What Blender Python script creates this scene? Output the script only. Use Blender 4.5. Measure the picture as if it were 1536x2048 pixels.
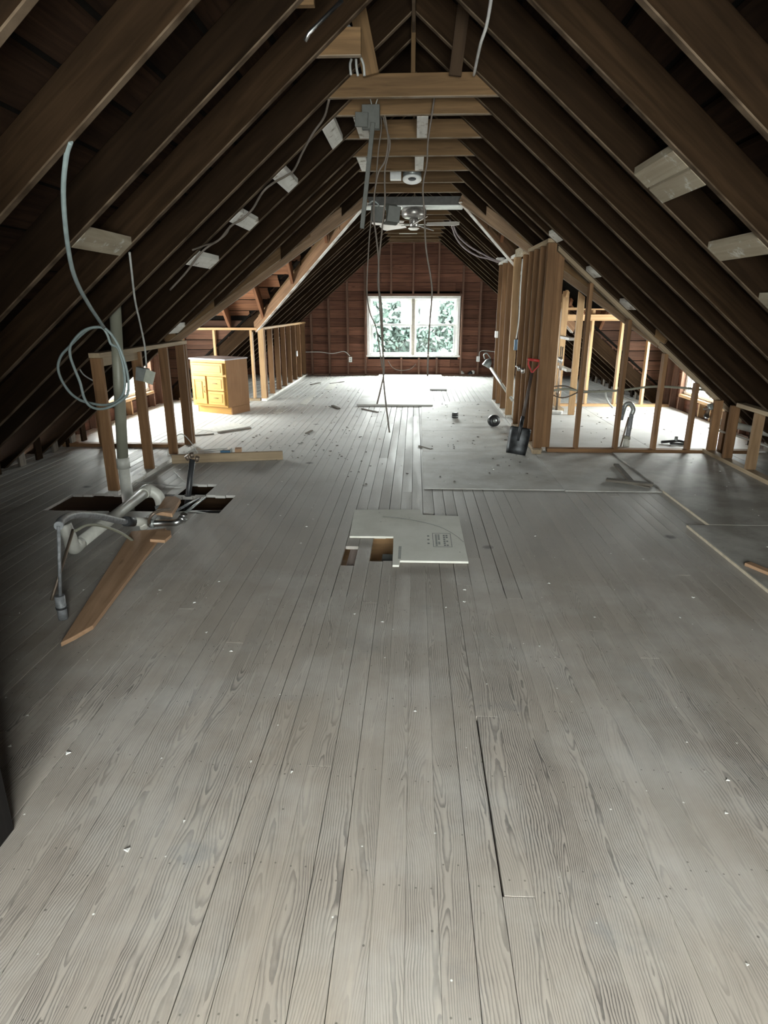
import bpy, bmesh, math, random
from mathutils import Vector, Matrix
random.seed(7)
for o in list(bpy.data.objects): bpy.data.objects.remove(o, do_unlink=True)
SC = bpy.context.scene
COL = SC.collection

# ------------------------------------------------------------------ camera
FPX, PITCH, YAW, CAMH = 1261.3, 0.31462, 0.04688, 1.5
cp, sp, cy, sy = math.cos(PITCH), math.sin(PITCH), math.cos(YAW), math.sin(YAW)
FW = Vector((-sy*cp, cy*cp, -sp)); RT = Vector((cy, sy, 0)); UP = RT.cross(FW)
CAM = Vector((0, 0, CAMH))
cam = bpy.data.cameras.new('camera'); camo = bpy.data.objects.new('camera', cam); COL.objects.link(camo)
cam.sensor_fit = 'VERTICAL'; cam.sensor_height = 24.0; cam.sensor_width = 18.0
cam.lens = FPX/2048*24.0; cam.clip_start = 0.02; cam.clip_end = 500
M = Matrix((RT, UP, -FW)).transposed().to_4x4(); M.translation = CAM
camo.matrix_world = M
SC.camera = camo

# ------------------------------------------------------------------ sky / daylight / exposure
SC.view_settings.view_transform = 'Standard'
SC.view_settings.look = 'None'
SC.view_settings.gamma = 1.0
SC.view_settings.use_curve_mapping = False
SC.view_settings.exposure = 2.38
world = bpy.data.worlds.new('overcast_sky'); SC.world = world
world.use_nodes = True
bg = world.node_tree.nodes['Background']
bg.inputs[0].default_value = (1.0, 0.98, 0.965, 1)
bg.inputs[1].default_value = 14.0
def portal(name, loc, rot, sx, sz):
    l = bpy.data.lights.new(name, 'AREA'); l.shape = 'RECTANGLE'; l.size = sx; l.size_y = sz
    l.cycles.is_portal = True
    o = bpy.data.objects.new(name, l); COL.objects.link(o); o.location = loc; o.rotation_euler = rot
HP = math.pi/2
portal('daylight_portal', (-.035, 14.95, 1.08), (-HP, 0, 0), 2.05, 1.27)
portal('daylight_portal', (-4.32, 8.94, .72), (HP, 0, -HP), 1.8, .86)
portal('daylight_portal', (4.25, 9.0, .72), (HP, 0, HP), 1.7, .86)
portal('daylight_portal', (0.20, -1.75, 1.35), (HP, 0, 0), 1.9, 1.5)

# ------------------------------------------------------------------ helpers
def ray(px, py): return FW + RT*((px-768)/FPX) + UP*((1024-py)/FPX)
def atz(px, py, z=0.0):
    d = ray(px, py); return CAM + d*((z-CAMH)/d.z)
def aty(px, py, Y):
    d = ray(px, py); return CAM + d*(Y/d.y)
def atx(px, py, X):
    d = ray(px, py); return CAM + d*(X/d.x)
XC = -0.035                       # centre line of the attic
HC, HW, SL, TV = 2.81, 0.55, 0.83, 0.247   # collar height / half width, slope, vertical rafter depth
def zu(d): return HC - SL*(d-HW)  # underside of the rafters at distance d from the centre line
YD, DZ = 8.68, 2.72               # dormer centre, dormer ridge underside
YB, YF = 14.80, -1.60             # gable walls
XL, XR = XC-4.15, XC+4.15

def tag(o, label=None, cat=None, group=None, kind=None):
    if label: o['label'] = label
    if cat: o['category'] = cat
    if group: o['group'] = group
    if kind: o['kind'] = kind
    return o
def empty(name, loc=(0,0,0), rz=0.0, parent=None):
    o = bpy.data.objects.new(name, None); COL.objects.link(o); o.location = loc; o.rotation_euler = (0,0,rz)
    o.empty_display_size = .1
    if parent: o.parent = parent
    return o
def link(name, me, mat, parent=None, mw=None):
    o = bpy.data.objects.new(name, me); COL.objects.link(o)
    if mat and not me.materials: me.materials.append(mat)
    if parent:
        o.parent = parent
    if mw is not None:
        if parent: o.matrix_basis = basis_of(parent).inverted() @ mw
        else: o.matrix_basis = mw
    return o
def basis_of(o):
    m = o.matrix_basis.copy()
    p = o.parent
    while p: m = p.matrix_basis @ m; p = p.parent
    return m
def frame(x, up=(0,0,1)):
    x = Vector(x).normalized(); u = Vector(up)
    z = u - x*u.dot(x)
    if z.length < 1e-4:
        u = Vector((0,1,0)); z = u - x*u.dot(x)
    z.normalize(); y = z.cross(x)
    return Matrix((x, y, z)).transposed()
def solid(name, poly, ext, mat, parent=None, xdir=(0,1,0), bev=0.0):
    """closed prism: polygon (world points) extruded by a vector"""
    poly = [Vector(p) for p in poly]; ext = Vector(ext)
    c = sum(poly, Vector())/len(poly) + ext*.5
    F = frame(xdir).to_4x4(); F.translation = c; Fi = F.inverted()
    bm = bmesh.new()
    a = [bm.verts.new(Fi @ p) for p in poly]; b = [bm.verts.new(Fi @ (p+ext)) for p in poly]
    bm.faces.new(a); bm.faces.new(b[::-1]); n = len(poly)
    for i in range(n): bm.faces.new((a[i], b[i], b[(i+1)%n], a[(i+1)%n]))
    bmesh.ops.recalc_face_normals(bm, faces=bm.faces)
    if bev: bmesh.ops.bevel(bm, geom=list(bm.edges), offset=bev, segments=1, affect='EDGES', profile=.5)
    me = bpy.data.meshes.new(name); bm.to_mesh(me); bm.free()
    return link(name, me, mat, parent, F)
BOXC = {}
def boxmesh(L, w, h, bev, mat):
    k = (round(L,3), round(w,4), round(h,4), bev, mat.name)
    if k in BOXC: return BOXC[k]
    bm = bmesh.new(); bmesh.ops.create_cube(bm, size=1)
    for v in bm.verts: v.co = Vector((v.co.x*L, v.co.y*w, v.co.z*h))
    if bev: bmesh.ops.bevel(bm, geom=list(bm.edges), offset=bev, segments=1, affect='EDGES', profile=.5)
    me = bpy.data.meshes.new('beam'); bm.to_mesh(me); bm.free(); me.materials.append(mat)
    BOXC[k] = me; return me
def beam(name, p0, p1, w, h, mat, parent=None, up=(0,0,1), bev=.0025):
    p0, p1 = Vector(p0), Vector(p1)
    F = frame(p1-p0, up).to_4x4(); F.translation = (p0+p1)*.5
    return link(name, boxmesh((p1-p0).length, w, h, bev, mat), mat, parent, F)
def box(name, x0, x1, y0, y1, z0, z1, mat, parent=None, xdir=None, bev=.002):
    dx, dy, dz = x1-x0, y1-y0, z1-z0; c = Vector(((x0+x1)/2, (y0+y1)/2, (z0+z1)/2))
    if xdir is None: xdir = 'x' if dx >= max(dy, dz) else ('y' if dy >= dz else 'z')
    if xdir == 'x': return beam(name, c-Vector((dx/2,0,0)), c+Vector((dx/2,0,0)), dy, dz, mat, parent, (0,0,1), bev)
    if xdir == 'y': return beam(name, c-Vector((0,dy/2,0)), c+Vector((0,dy/2,0)), dx, dz, mat, parent, (0,0,1), bev)
    return beam(name, c-Vector((0,0,dz/2)), c+Vector((0,0,dz/2)), dx, dy, mat, parent, (0,1,0), bev)
def smooth_path(pts, n=6):
    pts = [Vector(p) for p in pts]
    if len(pts) < 3: return pts
    out = []
    P = [pts[0]*2-pts[1]] + pts + [pts[-1]*2-pts[-2]]
    for i in range(1, len(P)-2):
        a, b, c, d = P[i-1:i+3]
        for k in range(n):
            t = k/n
            out.append(.5*((2*b) + (c-a)*t + (2*a-5*b+4*c-d)*t*t + (3*b-a-3*c+d)*t**3))
    out.append(pts[-1]); return out
def tube_bm(bm, path, r, seg=8, cap=True):
    path = [Vector(p) for p in path]; n = len(path)
    rs = r if isinstance(r, (list, tuple)) else [r]*n
    T = [(path[min(i+1,n-1)]-path[max(i-1,0)]).normalized() for i in range(n)]
    up = Vector((0,0,1)) if abs(T[0].z) < .9 else Vector((1,0,0))
    N = (up - T[0]*up.dot(T[0])).normalized(); rings = []
    for i in range(n):
        N = (N - T[i]*N.dot(T[i]))
        N = N.normalized() if N.length > 1e-5 else Vector((1,0,0))
        B = T[i].cross(N)
        rings.append([bm.verts.new(path[i] + (N*math.cos(a)+B*math.sin(a))*rs[i]) for a in [2*math.pi*k/seg for k in range(seg)]])
    for i in range(n-1):
        for k in range(seg):
            f = bm.faces.new((rings[i][k], rings[i][(k+1)%seg], rings[i+1][(k+1)%seg], rings[i+1][k])); f.smooth = True
    if cap: bm.faces.new(rings[0][::-1]); bm.faces.new(rings[-1])
def mesh_of(name, bm, mat, parent=None):
    bmesh.ops.recalc_face_normals(bm, faces=bm.faces)
    me = bpy.data.meshes.new(name); bm.to_mesh(me); bm.free()
    return link(name, me, mat, parent, Matrix())
def tube(name, pts, r, mat, parent=None, seg=8, n=6, smooth=True):
    bm = bmesh.new(); tube_bm(bm, smooth_path(pts, n) if smooth else pts, r, seg)
    return mesh_of(name, bm, mat, parent)
def lathe(name, prof, mat, parent=None, mw=None, seg=24):
    """profile [(r,z)...] turned about local z"""
    bm = bmesh.new(); rings = []
    for r, z in prof:
        rings.append([bm.verts.new((max(r,1e-4)*math.cos(2*math.pi*k/seg), max(r,1e-4)*math.sin(2*math.pi*k/seg), z)) for k in range(seg)])
    for i in range(len(prof)-1):
        for k in range(seg):
            f = bm.faces.new((rings[i][k], rings[i][(k+1)%seg], rings[i+1][(k+1)%seg], rings[i+1][k])); f.smooth = True
    bm.faces.new(rings[0][::-1]); bm.faces.new(rings[-1])
    bmesh.ops.recalc_face_normals(bm, faces=bm.faces)
    me = bpy.data.meshes.new(name); bm.to_mesh(me); bm.free()
    return link(name, me, mat, parent, mw if mw is not None else Matrix())

# ------------------------------------------------------------------ materials
def mat_new(name):
    m = bpy.data.materials.new(name); m.use_nodes = True
    nt = m.node_tree; b = nt.nodes['Principled BSDF']
    return m, nt, b
def N(nt, t, **kw):
    n = nt.nodes.new(t)
    for k, v in kw.items(): setattr(n, k, v)
    return n
def math_n(nt, op, a, b=None, c=None, clamp=False):
    n = nt.nodes.new('ShaderNodeMath'); n.operation = op; n.use_clamp = clamp
    for i, v in enumerate((a, b, c)):
        if v is None: continue
        if isinstance(v, (int, float)): n.inputs[i].default_value = v
        else: nt.links.new(v, n.inputs[i])
    return n.outputs[0]
def mixc(nt, f, a, b, bt='MIX'):
    n = nt.nodes.new('ShaderNodeMix'); n.data_type = 'RGBA'; n.blend_type = bt
    for i, v in ((0, f), (6, a), (7, b)):
        if isinstance(v, (int, float)): n.inputs[i].default_value = v
        elif isinstance(v, tuple): n.inputs[i].default_value = (*v, 1) if len(v) == 3 else v
        else: nt.links.new(v, n.inputs[i])
    return n.outputs[2]
def ramp(nt, f, stops):
    n = nt.nodes.new('ShaderNodeValToRGB'); e = n.color_ramp.elements
    while len(e) < len(stops): e.new(.5)
    for i, (p, c) in enumerate(stops):
        e[i].position = p; e[i].color = (*c, 1) if isinstance(c, tuple) else (c, c, c, 1)
    nt.links.new(f, n.inputs[0]); return n.outputs[0]
def plain(name, c, rough=.6, metal=0.0, spot=0.12, scale=20.0):
    m, nt, b = mat_new(name)
    tc = N(nt, 'ShaderNodeTexCoord'); no = N(nt, 'ShaderNodeTexNoise'); no.inputs['Scale'].default_value = scale; no.inputs['Detail'].default_value = 5
    nt.links.new(tc.outputs['Object'], no.inputs['Vector'])
    col = ramp(nt, no.outputs[0], [(.3, tuple(x*(1-spot*1.6) for x in c)), (.7, tuple(min(1, x*(1+spot)) for x in c))])
    nt.links.new(col, b.inputs['Base Color']); b.inputs['Roughness'].default_value = rough; b.inputs['Metallic'].default_value = metal
    return m
def wood(name, light, dark, rough=.7, vary=.25, stain=0.0, staincol=(.6,.58,.54), bump=.25, freq=1.0, knots=.4, spec=.12, edge=None, edgecol=(.30,.235,.17)):
    """lumber: grain along the object's local x"""
    m, nt, b = mat_new(name); L = nt.links
    tc = N(nt, 'ShaderNodeTexCoord'); oi = N(nt, 'ShaderNodeObjectInfo')
    off = N(nt, 'ShaderNodeVectorMath', operation='ADD')
    cmb = N(nt, 'ShaderNodeCombineXYZ')
    L.new(math_n(nt, 'MULTIPLY', oi.outputs['Random'], 61.0), cmb.inputs[0]); L.new(math_n(nt, 'MULTIPLY', oi.outputs['Random'], 17.0), cmb.inputs[1])
    L.new(tc.outputs['Object'], off.inputs[0]); L.new(cmb.outputs[0], off.inputs[1])
    mp = N(nt, 'ShaderNodeMapping'); mp.inputs['Scale'].default_value = (1.6*freq, 26*freq, 26*freq); L.new(off.outputs[0], mp.inputs[0])
    n1 = N(nt, 'ShaderNodeTexNoise'); n1.inputs['Scale'].default_value = 1.0; n1.inputs['Detail'].default_value = 6; n1.inputs['Roughness'].default_value = .62; n1.inputs['Distortion'].default_value = .6
    L.new(mp.outputs[0], n1.inputs['Vector'])
    col = ramp(nt, n1.outputs[0], [(.30, dark), (.50, tuple((a+c)/2 for a, c in zip(light, dark))), (.68, light)])
    # broad tone patches and knots
    n2 = N(nt, 'ShaderNodeTexNoise'); n2.inputs['Scale'].default_value = 2.2; n2.inputs['Detail'].default_value = 3
    L.new(off.outputs[0], n2.inputs['Vector'])
    tone = math_n(nt, 'ADD', math_n(nt, 'MULTIPLY', n2.outputs[0], .5), .75)
    tone = math_n(nt, 'MULTIPLY', tone, math_n(nt, 'ADD', math_n(nt, 'MULTIPLY', oi.outputs['Random'], vary*2), 1-vary))
    hsv = N(nt, 'ShaderNodeHueSaturation'); L.new(tone, hsv.inputs['Value']); L.new(col, hsv.inputs['Color'])
    col = hsv.outputs[0]
    if knots:
        mp2 = N(nt, 'ShaderNodeMapping'); mp2.inputs['Scale'].default_value = (2.2, 9, 9); L.new(off.outputs[0], mp2.inputs[0])
        vo = N(nt, 'ShaderNodeTexVoronoi'); vo.inputs['Scale'].default_value = 1.0; L.new(mp2.outputs[0], vo.inputs['Vector'])
        k = ramp(nt, vo.outputs['Distance'], [(.03, 1.0), (.13, 0.0)])
        col = mixc(nt, math_n(nt, 'MULTIPLY', k, knots), col, tuple(x*.35 for x in dark))
    if stain:
        n3 = N(nt, 'ShaderNodeTexNoise'); n3.inputs['Scale'].default_value = 9; n3.inputs['Detail'].default_value = 8; n3.inputs['Roughness'].default_value = .7
        L.new(off.outputs[0], n3.inputs['Vector'])
        s = ramp(nt, n3.outputs[0], [(.62-stain*.4, 0.0), (.70-stain*.35, 1.0)])
        col = mixc(nt, s, col, staincol)
    if edge:      # pale underside: lath marks, with window and floor bounce light painted in
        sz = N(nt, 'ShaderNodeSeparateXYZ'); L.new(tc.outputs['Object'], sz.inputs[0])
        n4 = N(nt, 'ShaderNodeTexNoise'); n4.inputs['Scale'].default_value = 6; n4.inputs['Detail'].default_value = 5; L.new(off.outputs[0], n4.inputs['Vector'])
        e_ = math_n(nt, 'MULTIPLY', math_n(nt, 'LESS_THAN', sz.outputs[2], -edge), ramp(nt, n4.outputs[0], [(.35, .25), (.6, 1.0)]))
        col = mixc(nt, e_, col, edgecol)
    L.new(col, b.inputs['Base Color']); b.inputs['Roughness'].default_value = rough; b.inputs['Specular IOR Level'].default_value = spec
    if bump:
        bp = N(nt, 'ShaderNodeBump'); bp.inputs['Strength'].default_value = bump; bp.inputs['Distance'].default_value = .004
        L.new(n1.outputs[0], bp.inputs['Height']); L.new(bp.outputs[0], b.inputs['Normal'])
    return m
def floor_wood():
    """worn fir strip floor: ring-shaped grain seen flat-sawn, plaster dust and painted far glare on top"""
    m, nt, b = mat_new('worn_fir_floor'); L = nt.links
    tc = N(nt, 'ShaderNodeTexCoord'); oi = N(nt, 'ShaderNodeObjectInfo'); R = oi.outputs['Random']
    sx = N(nt, 'ShaderNodeSeparateXYZ'); L.new(tc.outputs['Object'], sx.inputs[0])   # local x = along the plank
    x, y = sx.outputs[0], sx.outputs[1]
    def noise(vx, vy, vz, scale=1.0, detail=2.0, rough=.5):
        c = N(nt, 'ShaderNodeCombineXYZ')
        for i, v in enumerate((vx, vy, vz)):
            if isinstance(v, (int, float)): c.inputs[i].default_value = v
            else: L.new(v, c.inputs[i])
        n = N(nt, 'ShaderNodeTexNoise'); n.inputs['Scale'].default_value = scale; n.inputs['Detail'].default_value = detail; n.inputs['Roughness'].default_value = rough
        L.new(c.outputs[0], n.inputs['Vector']); return n.outputs[0]
    MUL = lambda a, k: math_n(nt, 'MULTIPLY', a, k); ADD = lambda a, k: math_n(nt, 'ADD', a, k)
    r100 = MUL(R, 100.0)
    n1 = noise(ADD(MUL(x, .9), r100), MUL(y, 2.0), R, 1.3, 2)
    n2 = noise(ADD(MUL(x, 2.6), r100), MUL(y, 9.0), ADD(R, 5.0), 1.0, 3)
    a = ADD(ADD(y, MUL(ADD(n1, -.5), .17)), MUL(ADD(R, -.5), .09))
    h = ADD(MUL(ADD(noise(ADD(MUL(x, 1.1), r100), 3.3, R, 1.0, 2), -.5), .14), MUL(ADD(n2, -.5), .03))
    rr = math_n(nt, 'SQRT', ADD(ADD(MUL(a, a), MUL(h, h)), .00002))
    fr = math_n(nt, 'FRACT', ADD(ADD(MUL(rr, 150.0), MUL(n2, 2.2)), MUL(noise(ADD(MUL(x, 16.0), r100), MUL(y, 60.0), R, 1.0, 2), .9)))
    line = ramp(nt, fr, [(.0, 0.0), (.42, .10), (.80, 1.0), (.94, .9), (1.0, 0.0)])
    fib = noise(ADD(MUL(x, 7.0), r100), MUL(y, 330.0), R, 1.0, 4, .7)
    wear = noise(ADD(MUL(x, .7), r100), MUL(y, 7.0), ADD(R, 2.0), 1.0, 4, .6)
    geo = N(nt, 'ShaderNodeNewGeometry')
    big = N(nt, 'ShaderNodeTexNoise'); big.inputs['Scale'].default_value = .55; big.inputs['Detail'].default_value = 5; L.new(geo.outputs['Position'], big.inputs['Vector'])
    light = mixc(nt, R, (.345,.285,.232), (.44,.378,.318))
    light = mixc(nt, ramp(nt, big.outputs[0], [(.35, 0.0), (.65, 1.0)]), light, (.385,.345,.31))
    dark = (.060,.053,.049)
    gs = MUL(MUL(line, ramp(nt, wear, [(.33, .18), (.56, 1.0)])), ramp(nt, big.outputs[0], [(.36, .5), (.55, 1.0)]))
    col = mixc(nt, gs, light, dark)
    col = mixc(nt, MUL(ramp(nt, fib, [(.35, 1.0), (.6, 0.0)]), .35), col, (.17,.155,.145))
    # blotches of old stain
    st = N(nt, 'ShaderNodeTexNoise'); st.inputs['Scale'].default_value = 2.6; st.inputs['Detail'].default_value = 6; st.inputs['Roughness'].default_value = .65; L.new(geo.outputs['Position'], st.inputs['Vector'])
    col = mixc(nt, MUL(ramp(nt, st.outputs[0], [(.59, 0.0), (.70, 1.0)]), .6), col, (.135,.14,.15))
    pt = N(nt, 'ShaderNodeTexNoise'); pt.inputs['Scale'].default_value = 2.1; pt.inputs['Detail'].default_value = 7; pt.inputs['Roughness'].default_value = .68
    cs = N(nt, 'ShaderNodeMapping'); cs.inputs['Scale'].default_value = (1.0, .55, 1.0); cs.inputs['Location'].default_value = (4.7, 2.3, 0); L.new(geo.outputs['Position'], cs.inputs[0]); L.new(cs.outputs[0], pt.inputs['Vector'])
    col = mixc(nt, MUL(ramp(nt, pt.outputs[0], [(.44, 0.0), (.60, 1.0)]), .50), col, (.372,.328,.283))
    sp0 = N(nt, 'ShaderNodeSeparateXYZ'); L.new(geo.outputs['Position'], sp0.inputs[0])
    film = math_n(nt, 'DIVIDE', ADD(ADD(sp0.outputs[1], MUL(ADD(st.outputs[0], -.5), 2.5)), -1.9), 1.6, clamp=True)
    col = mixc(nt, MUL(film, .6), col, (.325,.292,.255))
    # plaster dust, plus grazing-light glare painted in as whitening towards the far end
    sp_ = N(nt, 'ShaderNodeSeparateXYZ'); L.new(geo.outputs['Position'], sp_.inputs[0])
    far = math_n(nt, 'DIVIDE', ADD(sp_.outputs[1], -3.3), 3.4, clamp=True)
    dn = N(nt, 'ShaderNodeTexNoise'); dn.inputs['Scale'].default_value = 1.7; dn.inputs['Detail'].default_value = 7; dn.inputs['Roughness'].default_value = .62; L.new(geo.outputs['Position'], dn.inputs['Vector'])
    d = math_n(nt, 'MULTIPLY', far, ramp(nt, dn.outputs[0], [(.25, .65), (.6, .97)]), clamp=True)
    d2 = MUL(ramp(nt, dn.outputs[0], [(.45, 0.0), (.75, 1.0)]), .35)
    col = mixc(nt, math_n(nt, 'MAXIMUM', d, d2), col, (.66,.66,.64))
    # paired face nails over each joist, and a few big knots
    ny = math_n(nt, 'MULTIPLY', ADD(math_n(nt, 'FRACT', math_n(nt, 'DIVIDE', ADD(sp_.outputs[1], MUL(R, .11)), .405)), -.5), .405)
    nx = ADD(math_n(nt, 'ABSOLUTE', ADD(y, MUL(ADD(R, -.5), .012))), -.021)
    nd = math_n(nt, 'SQRT', ADD(MUL(ny, ny), MUL(nx, nx)))
    col = mixc(nt, MUL(math_n(nt, 'LESS_THAN', nd, .0028), .6), col, (.05,.045,.04))
    vk = N(nt, 'ShaderNodeTexVoronoi'); vk.inputs['Scale'].default_value = 1.5; L.new(geo.outputs['Position'], vk.inputs['Vector'])
    kn = N(nt, 'ShaderNodeTexNoise'); kn.inputs['Scale'].default_value = 28; L.new(geo.outputs['Position'], kn.inputs['Vector'])
    col = mixc(nt, MUL(ramp(nt, ADD(vk.outputs['Distance'], MUL(ADD(kn.outputs[0], -.5), .05)), [(.035, 1.0), (.075, 0.0)]), .75), col, (.085,.078,.075))
    # specks of plaster and nail holes
    v = N(nt, 'ShaderNodeTexVoronoi'); v.inputs['Scale'].default_value = 13; L.new(geo.outputs['Position'], v.inputs['Vector'])
    col = mixc(nt, ramp(nt, v.outputs['Distance'], [(.035, .8), (.055, 0.0)]), col, (.09,.08,.07))
    v2 = N(nt, 'ShaderNodeTexVoronoi'); v2.inputs['Scale'].default_value = 10.3; L.new(geo.outputs['Position'], v2.inputs['Vector'])
    col = mixc(nt, ramp(nt, v2.outputs['Distance'], [(.025, 1.0), (.04, 0.0)]), col, (.8,.79,.76))
    L.new(col, b.inputs['Base Color'])
    L.new(ramp(nt, wear, [(.3, .50), (.7, .72)]), b.inputs['Roughness']); b.inputs['Specular IOR Level'].default_value = .35
    bp = N(nt, 'ShaderNodeBump'); bp.inputs['Strength'].default_value = .35; bp.inputs['Distance'].default_value = .002
    L.new(math_n(nt, 'SUBTRACT', 1.0, gs), bp.inputs['Height']); L.new(bp.outputs[0], b.inputs['Normal'])
    return m
def dusty_board(name, base, dust, amount=.5, rough=.65):
    m, nt, b = mat_new(name); L = nt.links
    geo = N(nt, 'ShaderNodeNewGeometry')
    n1 = N(nt, 'ShaderNodeTexNoise'); n1.inputs['Scale'].default_value = 1.9; n1.inputs['Detail'].default_value = 8; n1.inputs['Roughness'].default_value = .65; L.new(geo.outputs['Position'], n1.inputs['Vector'])
    n2 = N(nt, 'ShaderNodeTexNoise'); n2.inputs['Scale'].default_value = 55; n2.inputs['Detail'].default_value = 4; L.new(geo.outputs['Position'], n2.inputs['Vector'])
    c = mixc(nt, math_n(nt, 'MULTIPLY', n2.outputs[0], .5), base, tuple(x*.72 for x in base))
    c = mixc(nt, ramp(nt, n1.outputs[0], [(.62-amount*.5, 0.0), (.78-amount*.3, 1.0)]), c, dust)
    v = N(nt, 'ShaderNodeTexVoronoi'); v.inputs['Scale'].default_value = 7; L.new(geo.outputs['Position'], v.inputs['Vector'])
    c = mixc(nt, ramp(nt, v.outputs['Distance'], [(.03, .8), (.06, 0.0)]), c, tuple(x*.4 for x in base))
    L.new(c, b.inputs['Base Color']); b.inputs['Roughness'].default_value = rough
    return m
def glass_pane():
    m, nt, b = mat_new('window_glass'); nt.nodes.remove(b); out = nt.nodes['Material Output']
    t = N(nt, 'ShaderNodeBsdfTransparent'); t.inputs[0].default_value = (.94, .98, .97, 1)
    g = N(nt, 'ShaderNodeBsdfGlossy'); g.inputs['Roughness'].default_value = .03
    x = N(nt, 'ShaderNodeMixShader'); x.inputs[0].default_value = .06
    no = N(nt, 'ShaderNodeTexNoise'); no.inputs['Scale'].default_value = 3.0
    nt.links.new(ramp(nt, no.outputs[0], [(.3, .03), (.7, .09)]), x.inputs[0])
    nt.links.new(t.outputs[0], x.inputs[1]); nt.links.new(g.outputs[0], x.inputs[2]); nt.links.new(x.outputs[0], out.inputs[0])
    return m
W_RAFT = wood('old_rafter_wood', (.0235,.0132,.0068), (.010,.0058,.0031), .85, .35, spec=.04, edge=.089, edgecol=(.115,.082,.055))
W_DECK = wood('roof_sheathing_wood', (.024,.013,.0075), (.008,.0045,.003), .85, .4, spec=.05)
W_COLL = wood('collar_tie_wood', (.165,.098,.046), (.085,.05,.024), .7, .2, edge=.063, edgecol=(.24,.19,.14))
W_SIDE = wood('gable_sheathing_wood', (.18,.082,.052), (.08,.037,.025), .75, .28, knots=.7)
W_GST = wood('gable_stud_wood', (.20,.115,.08), (.11,.062,.045), .75, .2)
W_STUD = wood('brown_stud_wood', (.235,.13,.065), (.135,.072,.035), .68, .25)
W_PINE = wood('pale_pine_wood', (.50,.33,.18), (.34,.20,.10), .62, .15)
W_PLATE = wood('dusty_plate_wood', (.38,.29,.19), (.25,.185,.12), .7, .12)
W_BLK = wood('plastered_blocking_wood', (.37,.315,.235), (.26,.21,.15), .7, .15, stain=.16, staincol=(.54,.51,.46))
W_WHITE = wood('white_washed_wood', (.74,.72,.68), (.58,.55,.50), .6, .08, stain=.18, staincol=(.32,.27,.22))
W_BROWN = wood('cut_off_board_wood', (.44,.275,.17), (.30,.18,.105), .65, .05)
W_OLDB = wood('grey_lath_wood', (.20,.175,.145), (.11,.095,.08), .8, .2)
W_DORM = wood('dormer_board_wood', (.22,.10,.052), (.10,.046,.025), .75, .3)
W_CHEEK = wood('cheek_board_wood', (.085,.042,.026), (.04,.02,.013), .75, .3)
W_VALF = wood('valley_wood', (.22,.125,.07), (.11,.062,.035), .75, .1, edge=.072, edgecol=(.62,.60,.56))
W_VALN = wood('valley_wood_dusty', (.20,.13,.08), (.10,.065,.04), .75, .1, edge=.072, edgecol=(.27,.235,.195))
W_KNEE = wood('rough_stud_wood', (.33,.215,.125), (.21,.13,.07), .7, .12)
W_STRUT = wood('dark_strut_wood', (.06,.037,.021), (.03,.018,.011), .8, .1)
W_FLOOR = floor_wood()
DARK = plain('roofing_felt', (.007,.006,.005), .95); DARK.node_tree.nodes['Principled BSDF'].inputs['Specular IOR Level'].default_value = .02
DUSTS = dusty_board('dusty_underlayment', (.42,.40,.355), (.60,.595,.57), .58)
PLYR = dusty_board('grey_plywood', (.285,.265,.235), (.47,.455,.42), .38)
PLYB = dusty_board('pale_dusty_plywood', (.46,.45,.42), (.57,.57,.555), .72)
EDGE = plain('raw_board_edge', (.55,.47,.36), .8)
CEMENT = dusty_board('cement_board', (.62,.61,.54), (.70,.69,.63), .55, .8)
PRINT = plain('stencil_ink', (.20,.21,.20), .8)
PVC = plain('grey_pvc', (.25,.245,.19), .45, spot=.06, scale=9)
PVCW = plain('white_pvc', (.54,.53,.48), .45, spot=.1, scale=14)
ABS = plain('black_abs', (.022,.023,.025), .45)
GREYP = plain('grey_painted_pipe', (.22,.225,.235), .4, spot=.3, scale=40)
CHROME = plain('dull_chrome', (.62,.62,.62), .28, 1.0)
COPPER = plain('tarnished_copper', (.20,.155,.12), .5, .6)
STEEL = plain('galvanised_steel', (.33,.35,.34), .45, .6)
GREYBOX = plain('grey_painted_steel', (.07,.07,.06), .6)
CABLEG = plain('grey_blue_cable', (.22,.265,.26), .5, spot=.1)
CABLEW = plain('white_cable', (.62,.61,.58), .5)
CABLEB = plain('brown_cable', (.13,.105,.085), .6)
CABLEL = plain('pale_grey_cable', (.42,.42,.40), .5)
WHITE = plain('white_vinyl', (.80,.80,.78), .4, spot=.05)
BLADEM = plain('fan_blade_white', (.72,.68,.63), .4, spot=.05)
PEWTER = plain('brushed_pewter', (.34,.32,.30), .35, .7)
BLACKP = plain('black_plastic', (.02,.02,.022), .4)
RED = plain('red_paint', (.42,.035,.03), .4)
SHOVEL = plain('dark_shovel_steel', (.045,.047,.05), .45, .5, spot=.5, scale=12)
SHAFT = plain('dark_shovel_shaft', (.07,.05,.04), .5)
HONEY = wood('honey_oak', (.455,.25,.074), (.35,.185,.05), .45, .02, knots=0, bump=.08)
HONEYS = wood('oak_veneer_side', (.32,.175,.09), (.26,.14,.07), .5, .02, knots=0, bump=.05)
LAMT = plain('pale_laminate', (.50,.47,.49), .4, spot=.05)
BRASS = plain('antique_pull', (.14,.10,.06), .4, .8)
GLASS = glass_pane()
BLUE = plain('blue_plastic', (.05,.13,.22), .4)
CRUMB = plain('plaster_crumb', (.72,.71,.68), .9)
CHIPD = plain('dark_wood_chip', (.10,.085,.07), .9)
LINTC = plain('grey_lint_wrap', (.36,.35,.32), .9, spot=.4, scale=30)

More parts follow.
